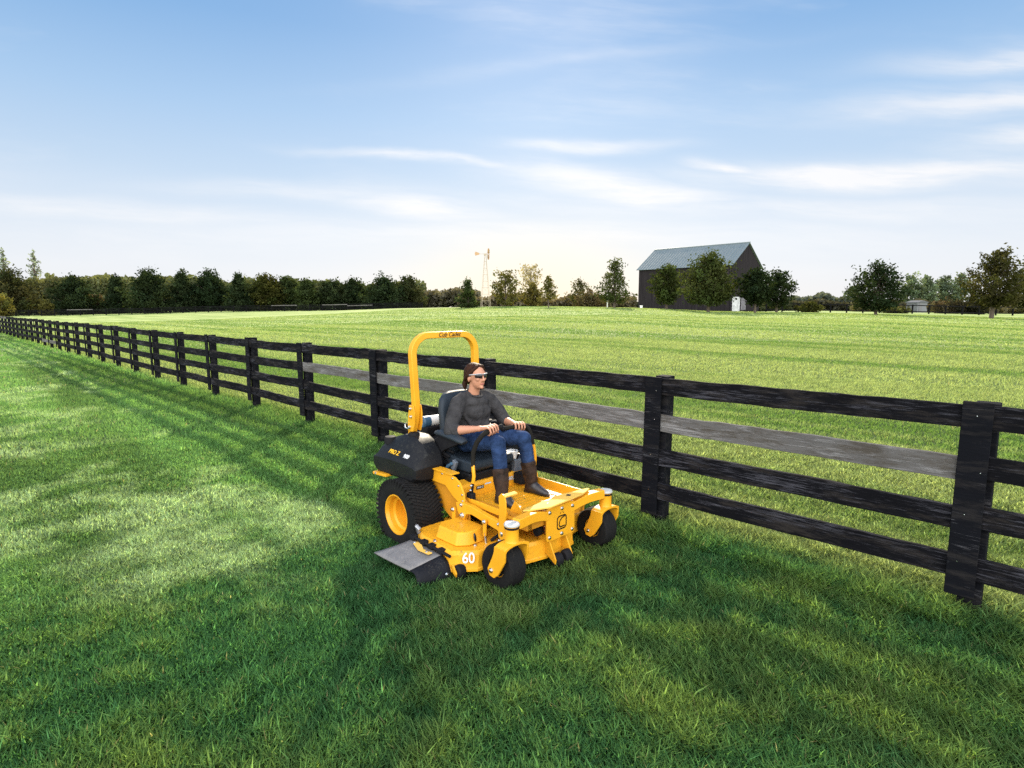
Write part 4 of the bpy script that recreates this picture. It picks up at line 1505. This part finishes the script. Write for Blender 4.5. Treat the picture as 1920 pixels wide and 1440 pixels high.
# --- steering levers
for (name, low, grip, end) in (
        ('steering_lever', [(.575, -.345, .46), (.60, -.345, .60), (.612, -.345, .66), (.600, -.342, .72), (.595, -.338, .745)], [(.595, -.338, .735), (.582, -.325, .845), (.605, -.305, .93), (.632, -.285, .975), (.632, -.25, .997), (.620, -.16, 1.010), (.606, -.045, 1.021)], None),
        ('steering_lever', [(.60, .355, .46), (.615, .355, .62), (.622, .352, .70), (.612, .347, .78), (.608, .340, .815)], [(.608, .341, .81), (.598, .330, .88), (.578, .315, .945), (.566, .295, .968), (.556, .26, .975), (.538, .16, .978), (.515, .06, .977)], None)):
    lvr = MB().tube([low[0], low[1]], .011, 8).build(name, BM_, mower)
    MB().tube(low[1:], .0165, 10, flat=((0, 1, 0), .8)).build('lever_plate', Y, lvr, smooth=60)
    MB().tube(grip, [.017, .019, .020, .020, .019, .019, .018], 12).build('foam_grip', M['grip'], lvr, smooth=70)
    MB().ball(grip[-1], .024, 12).build('grip_end', BM_, lvr)
    bolts('lever_bolts', lvr, [(low[1][0], low[1][1] - .017, low[1][2] - .02), (low[1][0] - .01, low[1][1] - .017, low[1][2] - .06)], 'y', .009, .01, -1)
    MB().box((low[0][0], low[0][1], .47), (.07, .05, .09)).build('lever_mount', BM_, lvr, bevel=.01)
MB().tube([(.45, .33, .86), (.50, .10, .90), (.53, .0, .915), (.50, -.06, .91)], .010, 8).build('grab_bar', BM_, mower)

# --- control console with its cup on the left
con = MB().prism([(.28, .47), (.44, .47), (.47, .60), (.465, .655), (.30, .675), (.27, .62)], 'y', .255, .40).build('control_console', M['greybox'], mower, bevel=.012)
MB().lathe([(.052, .66), (.056, .70), (.056, .725), (.045, .727), (.040, .715), (.0001, .712)], (.395, .285, 0), 'z', 20).build('cup_holder', M['white'], con)
for i in range(3):
    MB().tube([(.44, .30 + i * .04, .64), (.47, .30 + i * .04, .70)], .010, 8).build('control_knob', BM_, con)
MB().box((.52, .30, .50), (.10, .14, .10)).build('battery_box', BM_, mower, bevel=.01)
MB().tube([(.58, .28, .53), (.62, .30, .56), (.66, .31, .53)], .012, 8).build('cable', paint('orange_cable', (.7, .16, .02), .4), mower)

# --- cutting deck
right = [(.28, -.68), (.42, -.76), (.84, -.785), (.982, -.618), (.990, -.455), (1.03, -.36), (1.14, -.27), (1.175, -.10)]
outl = right + [(x, -y) for (x, y) in right[::-1]] + [(.22, .40), (.22, -.40)]
dk = MB()
n_ = len(outl)
cxd = .68
lv_ = [(.060, 1.012), (.078, 1.012), (.082, 1.0), (.165, .985), (.185, .95)]
vs = [(cxd + (x - cxd) * s, y * s, z) for (z, s) in lv_ for (x, y) in outl]
fs = [tuple((len(lv_) - 1) * n_ + i for i in range(n_))]
for j in range(len(lv_) - 1):
    for i in range(n_):
        fs.append((j * n_ + i, j * n_ + (i + 1) % n_, (j + 1) * n_ + (i + 1) % n_, (j + 1) * n_ + i))
dk.add(vs, fs)
deck = dk.build('mower_deck', YD, mower, bevel=.006)
deck.scale = (1, 1, 1.18)
for s_ in (-1, 1):
    bc_ = MB().add([(.50, s_ * .40, .186), (.83, s_ * .40, .186), (.865, s_ * .47, .186), (.865, s_ * .60, .186), (.80, s_ * .685, .186), (.55, s_ * .69, .186), (.48, s_ * .62, .186),
                    (.515, s_ * .405, .268), (.80, s_ * .405, .268), (.83, s_ * .47, .272), (.83, s_ * .585, .272), (.785, s_ * .655, .270), (.56, s_ * .66, .270), (.50, s_ * .60, .268)],
                   [(0, 1, 2, 3, 4, 5, 6)[::-1], (7, 8, 9, 10, 11, 12, 13)] + [(i, (i + 1) % 7, 7 + (i + 1) % 7, 7 + i) for i in range(7)])
    pc = bc_.build('pulley_cover', YD, deck, bevel=.012)
    if s_ < 0:
        MB().ball((.86, -.545, .232), (.006, .012, .030), 10, (0, R(-18), 0)).build('vent_hole', M['decal_black'], deck)
MB().lathe([(.10, .186), (.10, .215), (.055, .22), (.055, .26), (.0001, .262)], (.80, 0, 0), 'z', 24).build('belt_pulley', BM_, deck)
MB().lathe([(.075, .186), (.075, .22), (.0001, .222)], (.62, .22, 0), 'z', 20).build('belt_pulley', BM_, deck)
MB().tube([(.62, -.44, .21), (.72, -.22, .21), (.80, -.10, .21), (.92, .0, .21), (.80, .10, .21), (.72, .22, .21), (.62, .44, .21)], .010, 6).build('drive_belt', BM_, deck)
for s_ in (-1, 1):
    rim_ = MB()
    rim_.prism([(.90, .186), (1.06, .186), (1.10, .21), (1.0, .235), (.90, .21)], 'y', s_ * .33 - .006, s_ * .33 + .006)
    rim_.build('deck_bracket', YD, deck, bevel=.002)
    rim_ = MB()
    rim_.prism([(1.10, .186), (1.175, .10), (1.28, .045), (1.285, .075), (1.20, .215), (1.13, .225)], 'y', s_ * .095 - .006, s_ * .095 + .006)
    rim_.build('deck_bracket', YD, deck, bevel=.002)
    rim_ = MB()
    rim_.prism([(.80, .10), (.905, .035), (.912, .06), (.87, .11)], 'y', s_ * .765 - .006, s_ * .765 + .006)
    rim_.build('deck_bracket', YD, deck, bevel=.002)
for (x, y) in ((1.26, -.052), (1.26, .052), (.895, -.722), (.895, .722), (.30, -.60), (.30, .60)):
    MB().lathe([(.0001, -.036), (.035, -.036), (.046, -.024), (.048, 0), (.046, .024), (.035, .036), (.0001, .036)], (x, y, .062), 'y', 20).build('anti_scalp_roller', BM_, deck)
    bolts('roller_bolt', deck, [(x, y + (-.037 if y < 0 else .037), .062)], 'y', .008, .006, -1 if y < 0 else 1)
ang60 = math.atan2(.167, .142)
text_mesh('lettering', '60', .095, M['decal_white'], deck, (.930 + .012, -.668 - .010, .148), (R(86), 0, ang60), offset=.0006, extrude=.004)
bolts('deck_bolts', deck, [(.93, -.36, .186), (.88, -.56, .186), (.60, -.73, .186)], 'z', .012, .010)
MB().tube([(.90, -.42, .19), (.96, -.30, .26), (1.02, -.22, .34)], .012, 8).build('lift_link', BM_, deck)
lk = MB().lathe([(.0001, -.03), (.03, -.03), (.034, 0), (.03, .03), (.0001, .03)], (1.14, -.14, .25), 'y', 14)
lk.build('idler', BM_, deck)
# discharge chute with its hinge
ch = MB()
NJ, NI = 10, 8


def chute_pt(u, v):
    """u along the deck edge (0 rear, 1 front), v outward"""
    a = Vector((.36 + .40 * u, -.770 - .012 * u, .178))
    o_len = .30 - .02 * u - .02 * u * u
    sweep = -.085 + .05 * u
    p = a + Vector((sweep * v * v * 1.1, -o_len * v, -.052 * v ** 1.4))
    return p


vs, fs = [], []
for j in range(NJ + 1):
    for i in range(NI + 1):
        vs.append(chute_pt(j / NJ, i / NI))
for j in range(NJ):
    for i in range(NI):
        k_ = j * (NI + 1) + i
        fs.append((k_, k_ + 1, k_ + NI + 2, k_ + NI + 1))
ch.add(vs, fs)
sk = MB()
vs, fs = [], []
for j in range(7):
    t_ = j / 6
    for i in range(NI + 1):
        p = chute_pt(1, i / NI)
        q_ = Vector((p.x + .125 * (1 - .15 * i / NI), p.y - .008, .040))
        m_ = p.lerp(q_, t_) + Vector((.022, 0, .030)) * math.sin(math.pi * t_)
        vs.append(m_)
for j in range(6):
    for i in range(NI):
        k_ = j * (NI + 1) + i
        fs.append((k_, k_ + 1, k_ + NI + 2, k_ + NI + 1))
sk.add(vs, fs)
cho = ch.build('discharge_chute', M['chute'], mower, smooth=40)
so = cho.modifiers.new('thickness', 'SOLIDIFY')
so.thickness = .012
sko = sk.build('chute_skirt', M['skirt'], cho, smooth=50)
so = sko.modifiers.new('thickness', 'SOLIDIFY')
so.thickness = .010
MB().tube([(.34, -.775, .20), (.86, -.785, .195)], .012, 10).build('hinge_rod', BM_, cho)
for xx in (.38, .52, .62, .74):
    MB().box((xx, -.775, .200), (.055, .05, .035)).build('hinge_knuckle', BM_, cho, bevel=.006)
MB().prism([(.42, -.80), (.50, -.79), (.60, -.84), (.70, -.83), (.70, -.865), (.58, -.875), (.46, -.835)], 'z', .182, .188).build('hinge_strap', M['pale_plate'], cho)
MB().tube([(.34, -.70, .20), (.34, -.72, .27), (.37, -.74, .275), (.40, -.73, .255)], .016, 8).build('hinge_spring', M['grey_metal'], cho)
bolts('chute_bolts', cho, [(.885, -.838, .085)], 'x', .010, .010)
bolts('chute_bolts', cho, [(.45, -.815, .188), (.66, -.85, .188)], 'z', .010, .008)


# ------------------------------------------------------------------ the rider
person = empty('person', (MO.x, MO.y, tz(MO.x, MO.y)), M_RZ)
tag(person, 'woman in charcoal shirt, jeans and brown boots riding the mower, hands on both levers', 'person')
HD = -.012
SH = {-1: (.205, -.175, 1.185), 1: (.205, .175, 1.185)}
EL = {-1: (.275, -.315, .975), 1: (.275, .305, .98)}
WR_ = {-1: (.540, -.215, 1.020), 1: (.472, .235, .990)}
GR = {-1: ((.626, -.205, 1.004), (.613, -.110, 1.015)), 1: ((.556, .262, .974), (.541, .172, .978))}
HIP = {-1: (.22, -.095, .845), 1: (.22, .095, .845)}
KN = {-1: (.695, -.150, .915), 1: (.690, .150, .905)}
AN_ = {-1: (.775, -.185, .505), 1: (.745, .185, .505)}
TOE = {-1: (.945, -.200, .447), 1: (.915, .205, .447)}

bd = MB()
# head: skull, face, jaw, nose, brow, cheeks, ears, neck
hz0 = 1.44 + HD
bd.ball((.232, 0, hz0), (.094, .073, .088), 20)
bd.ball((.262, 0, hz0 - .052), (.066, .057, .078), 18)
bd.ball((.288, 0, hz0 - .098), (.034, .032, .026), 14)
bd.ball((.318, 0, hz0 - .108), (.014, .018, .014), 12)
bd.limb([(.322, 0, hz0 + .004), (.338, 0, hz0 - .030), (.343, 0, hz0 - .042)], [.007, .010, .0125], 10)
bd.ball((.333, -.010, hz0 - .046), .008, 8)
bd.ball((.333, .010, hz0 - .046), .008, 8)
for s_ in (-1, 1):
    bd.ball((.300, s_ * .036, hz0 - .034), (.024, .021, .022), 12)
    bd.ball((.305, s_ * .030, hz0 + .012), (.018, .026, .009), 12)
    bd.ball((.228, s_ * .074, hz0 - .035), (.017, .009, .030), 12)
bd.limb([(.190, 0, 1.21), (.212, 0, 1.29), (.228, 0, 1.35)], [.056, .049, .050], 14)
# trunk
bd.ball((.20, 0, .86), (.12, .155, .10), 16)
bd.ball((.185, 0, 1.0), (.09, .125, .13), 16)
bd.ball((.185, 0, 1.11), (.075, .125, .10), 16)
for s_ in (-1, 1):
    bd.limb([(.195, 0, 1.19), SH[s_]], [.045, .045], 12)
    bd.limb([SH[s_], EL[s_], WR_[s_]], [.050, .038, .0255], 12)
    e, w_ = Vector(EL[s_]), Vector(WR_[s_])
    bd.limb([tuple(e.lerp(w_, .12)), tuple(e.lerp(w_, .35)), tuple(e.lerp(w_, .8))], [.038, .040, .029], 12)
    bd.limb([HIP[s_], KN[s_], AN_[s_]], [.078, .046, .032], 12)
    bd.limb([AN_[s_], tuple(Vector(AN_[s_]).lerp(Vector(TOE[s_]), .75))], [.030, .018], 10)
    # hand: palm over the grip, four fingers closing round it, thumb underneath
    g0, g1 = Vector(GR[s_][0]), Vector(GR[s_][1])
    wv = Vector(WR_[s_])
    ga = (g1 - g0).normalized()
    fwd = Vector((1, 0, 0))
    fwd = (fwd - ga * fwd.dot(ga)).normalized()
    up = ga.cross(fwd)
    if up.z < 0:
        up = -up
    gm_ = (g0 + g1) / 2
    for t in (.0, .33, .66, 1.0):
        k_ = g0.lerp(g1, t)
        bd.limb([tuple(wv), tuple(wv.lerp(k_, .55) + up * .016), tuple(k_ - fwd * .006 + up * .034)], [.021, .0165, .0125], 8)
        ln = (1.0, 1.08, 1.03, .86)[int(t * 3 + .1)]
        bd.limb([tuple(k_ - fwd * .004 + up * .034), tuple(k_ + fwd * .026 * ln + up * .027), tuple(k_ + fwd * .034 * ln - up * .006), tuple(k_ + fwd * .016 - up * .029 * ln), tuple(k_ - fwd * .006 - up * .028)],
                [.0112, .0105, .0098, .0090, .0080], 8)
    inn = g1 if True else g0
    bd.limb([tuple(wv.lerp(inn, .45)), tuple(inn - fwd * .026 + ga * .012 - up * .004), tuple(inn - fwd * .014 + ga * .016 - up * .026), tuple(inn + fwd * .014 + ga * .014 - up * .034)], [.016, .0125, .0110, .0090], 8)
body = bd.remesh('body', M['skin'], person, .0062, 3)

hr = MB()
hr.ball((.206, 0, hz0 + .012), (.100, .083, .092), 20)
hr.ball((.180, 0, hz0 - .020), (.078, .074, .080), 16)
hr.ball((.232, .008, hz0 + .066), (.062, .058, .032), 14)
for s_ in (-1, 1):
    hr.limb([(.285, s_ * .030, hz0 + .072), (.262, s_ * .066, hz0 + .035), (.225, s_ * .078, hz0 - .005), (.165, s_ * .06, hz0 - .045)], [.016, .017, .016, .02], 10)
hr.limb([(.120, 0, hz0 - .03), (.094, .004, hz0 - .07), (.092, -.010, hz0 - .095), (.100, -.015, hz0 - .12), (.108, -.018, hz0 - .145)], [.034, .028, .026, .020, .009], 10)
hr.remesh('hair', M['hair'], person, .006, 2)
MB().ball((.3235, 0, hz0 - .078), (.007, .021, .0055), 12).build('mouth', M['lips'], person)
# wraparound glasses: two dark lenses, pale frame and temples
for s_ in (-1, 1):
    lens = []
    for i in range(7):
        a = i / 6
        lens.append((.334 - .030 * a ** 1.8, s_ * (.006 + .062 * a)))
    vs = [(x, y, hz0 - .026 + .006 * i / 6) for i, (x, y) in enumerate(lens)] + [(x + .002, y, hz0 + .010) for (x, y) in lens]
    lo = MB().add(vs, [(i, i + 1, 7 + i + 1, 7 + i) for i in range(6)]).build('eyewear_lens', M['lens'], person, smooth=60)
    th_ = lo.modifiers.new('thickness', 'SOLIDIFY')
    th_.thickness = .003
fr_ = MB()
for s_ in (-1, 1):
    fr_.tube([(.336, s_ * .002, hz0 + .010), (.331, s_ * .03, hz0 + .013), (.317, s_ * .058, hz0 + .012), (.300, s_ * .074, hz0 + .008), (.27, s_ * .081, hz0 + .004), (.215, s_ * .083, hz0 - .002)], [.003, .0035, .004, .0048, .0045, .003], 8)
fr_.build('eyewear_frame', M['frame'], person, smooth=60)

shr = MB()
shr.ball((.198, 0, .885), (.128, .168, .085), 18)
shr.ball((.188, 0, 1.0), (.112, .150, .13), 18)
shr.ball((.200, 0, 1.10), (.120, .170, .12), 18)
shr.ball((.215, 0, 1.175), (.095, .150, .078), 18)
for s_ in (-1, 1):
    shr.ball((.268, s_ * .068, 1.10), (.055, .062, .058), 14)
    shr.limb([(.190, s_ * .045, 1.232), (.20, s_ * .12, 1.222), SH[s_]], [.046, .058, .070], 14)
    e, w_ = Vector(EL[s_]), Vector(WR_[s_])
    shr.limb([SH[s_], tuple(Vector(SH[s_]).lerp(e, .55) + Vector((.0, s_ * .012, 0))), tuple(e), tuple(e.lerp(w_, .20))], [.070, .066, .062, .054], 14)
    shr.tube([tuple(e.lerp(w_, .16)), tuple(e.lerp(w_, .28))], [.060, .057], 16)
    # folds
    shr.limb([(.285, s_ * .10, .98), (.29, s_ * .04, .93), (.30, s_ * .02, .885)], [.018, .022, .016], 8)
    shr.limb([(.255, s_ * .13, 1.06), (.275, s_ * .09, 1.0), (.285, s_ * .05, .96)], [.018, .02, .012], 8)
    m_ = Vector(SH[s_]).lerp(e, .7)
    shr.limb([tuple(m_ + Vector((.04, -s_ * .03, .02))), tuple(m_ + Vector((.045, s_ * .02, 0))), tuple(m_ + Vector((.01, s_ * .055, -.01)))], [.014, .02, .014], 8)
shr.remesh('shirt', M['shirt'], person, .0085, 3)
col_ = MB()
ringp = []
for k in range(25):
    a = 2 * math.pi * k / 24
    ringp.append((.215 + .070 * math.cos(a), .062 * math.sin(a), 1.258 - .026 * math.cos(a)))
col_.tube(ringp, .009, 8, caps=False).build('collar', M['shirt'], person, smooth=70)

jn = MB()
jn.ball((.20, 0, .845), (.135, .172, .088), 18)
for s_ in (-1, 1):
    k_, a_ = Vector(KN[s_]), Vector(AN_[s_])
    jn.limb([HIP[s_], tuple(Vector(HIP[s_]).lerp(k_, .5) + Vector((0, 0, .004))), tuple(k_ + Vector((-.012, 0, -.004))), tuple(k_.lerp(a_, .22)), tuple(k_.lerp(a_, .58))], [.098, .087, .070, .063, .056], 14)
    jn.limb([tuple(k_ + Vector((-.07, -.045 * s_, -.02))), tuple(k_ + Vector((-.04, .0, -.055))), tuple(k_ + Vector((-.06, .05 * s_, -.01)))], [.014, .02, .014], 8)
    jn.limb([(.30, s_ * .03, .90), (.36, s_ * .10, .93), (.42, s_ * .16, .93)], [.015, .014, .01], 8)
jn.remesh('jeans', M['jeans'], person, .0085, 3)
for s_ in (-1, 1):
    k_, a_, t_ = Vector(KN[s_]), Vector(AN_[s_]), Vector(TOE[s_])
    bt = MB()
    bt.limb([tuple(k_.lerp(a_, .56)), tuple(k_.lerp(a_, .72)), tuple(k_.lerp(a_, .93)), tuple(a_ + Vector((-.012, 0, -.02)))], [.064, .066, .052, .052], 14)
    bt.tube([tuple(k_.lerp(a_, .50)), tuple(k_.lerp(a_, .58))], [.068, .066], 16)
    bo = bt.remesh('boot', M['boots'], person, .007, 3)
    ft = MB()
    ft.limb([tuple(a_ + Vector((-.03, 0, -.035))), tuple(a_ + Vector((.03, 0, -.012))), tuple(a_.lerp(t_, .55) + Vector((0, 0, -.004))), tuple(t_ + Vector((-.02, 0, .006))), tuple(t_)], [.043, .048, .040, .032, .022], 14)
    ft.remesh('foot_leather', M['shoe'], bo, .007, 3)
    d_ = (t_ - a_)
    d_.z = 0
    an = math.atan2(d_.y, d_.x)
    mid = a_.lerp(t_, .46)
    so_ = MB().prism([(-.125, -.035), (-.06, -.040), (.04, -.045), (.10, -.036), (.125, 0), (.10, .036), (.04, .045), (-.06, .040), (-.125, .035)], 'z', 0, .014)
    so_.box((-.10, 0, -.008), (.055, .066, .02))
    so_.build('sole', M['decal_black'], bo, bevel=.003, loc=(mid.x - .012, mid.y, .4485), rot=(0, 0, an))
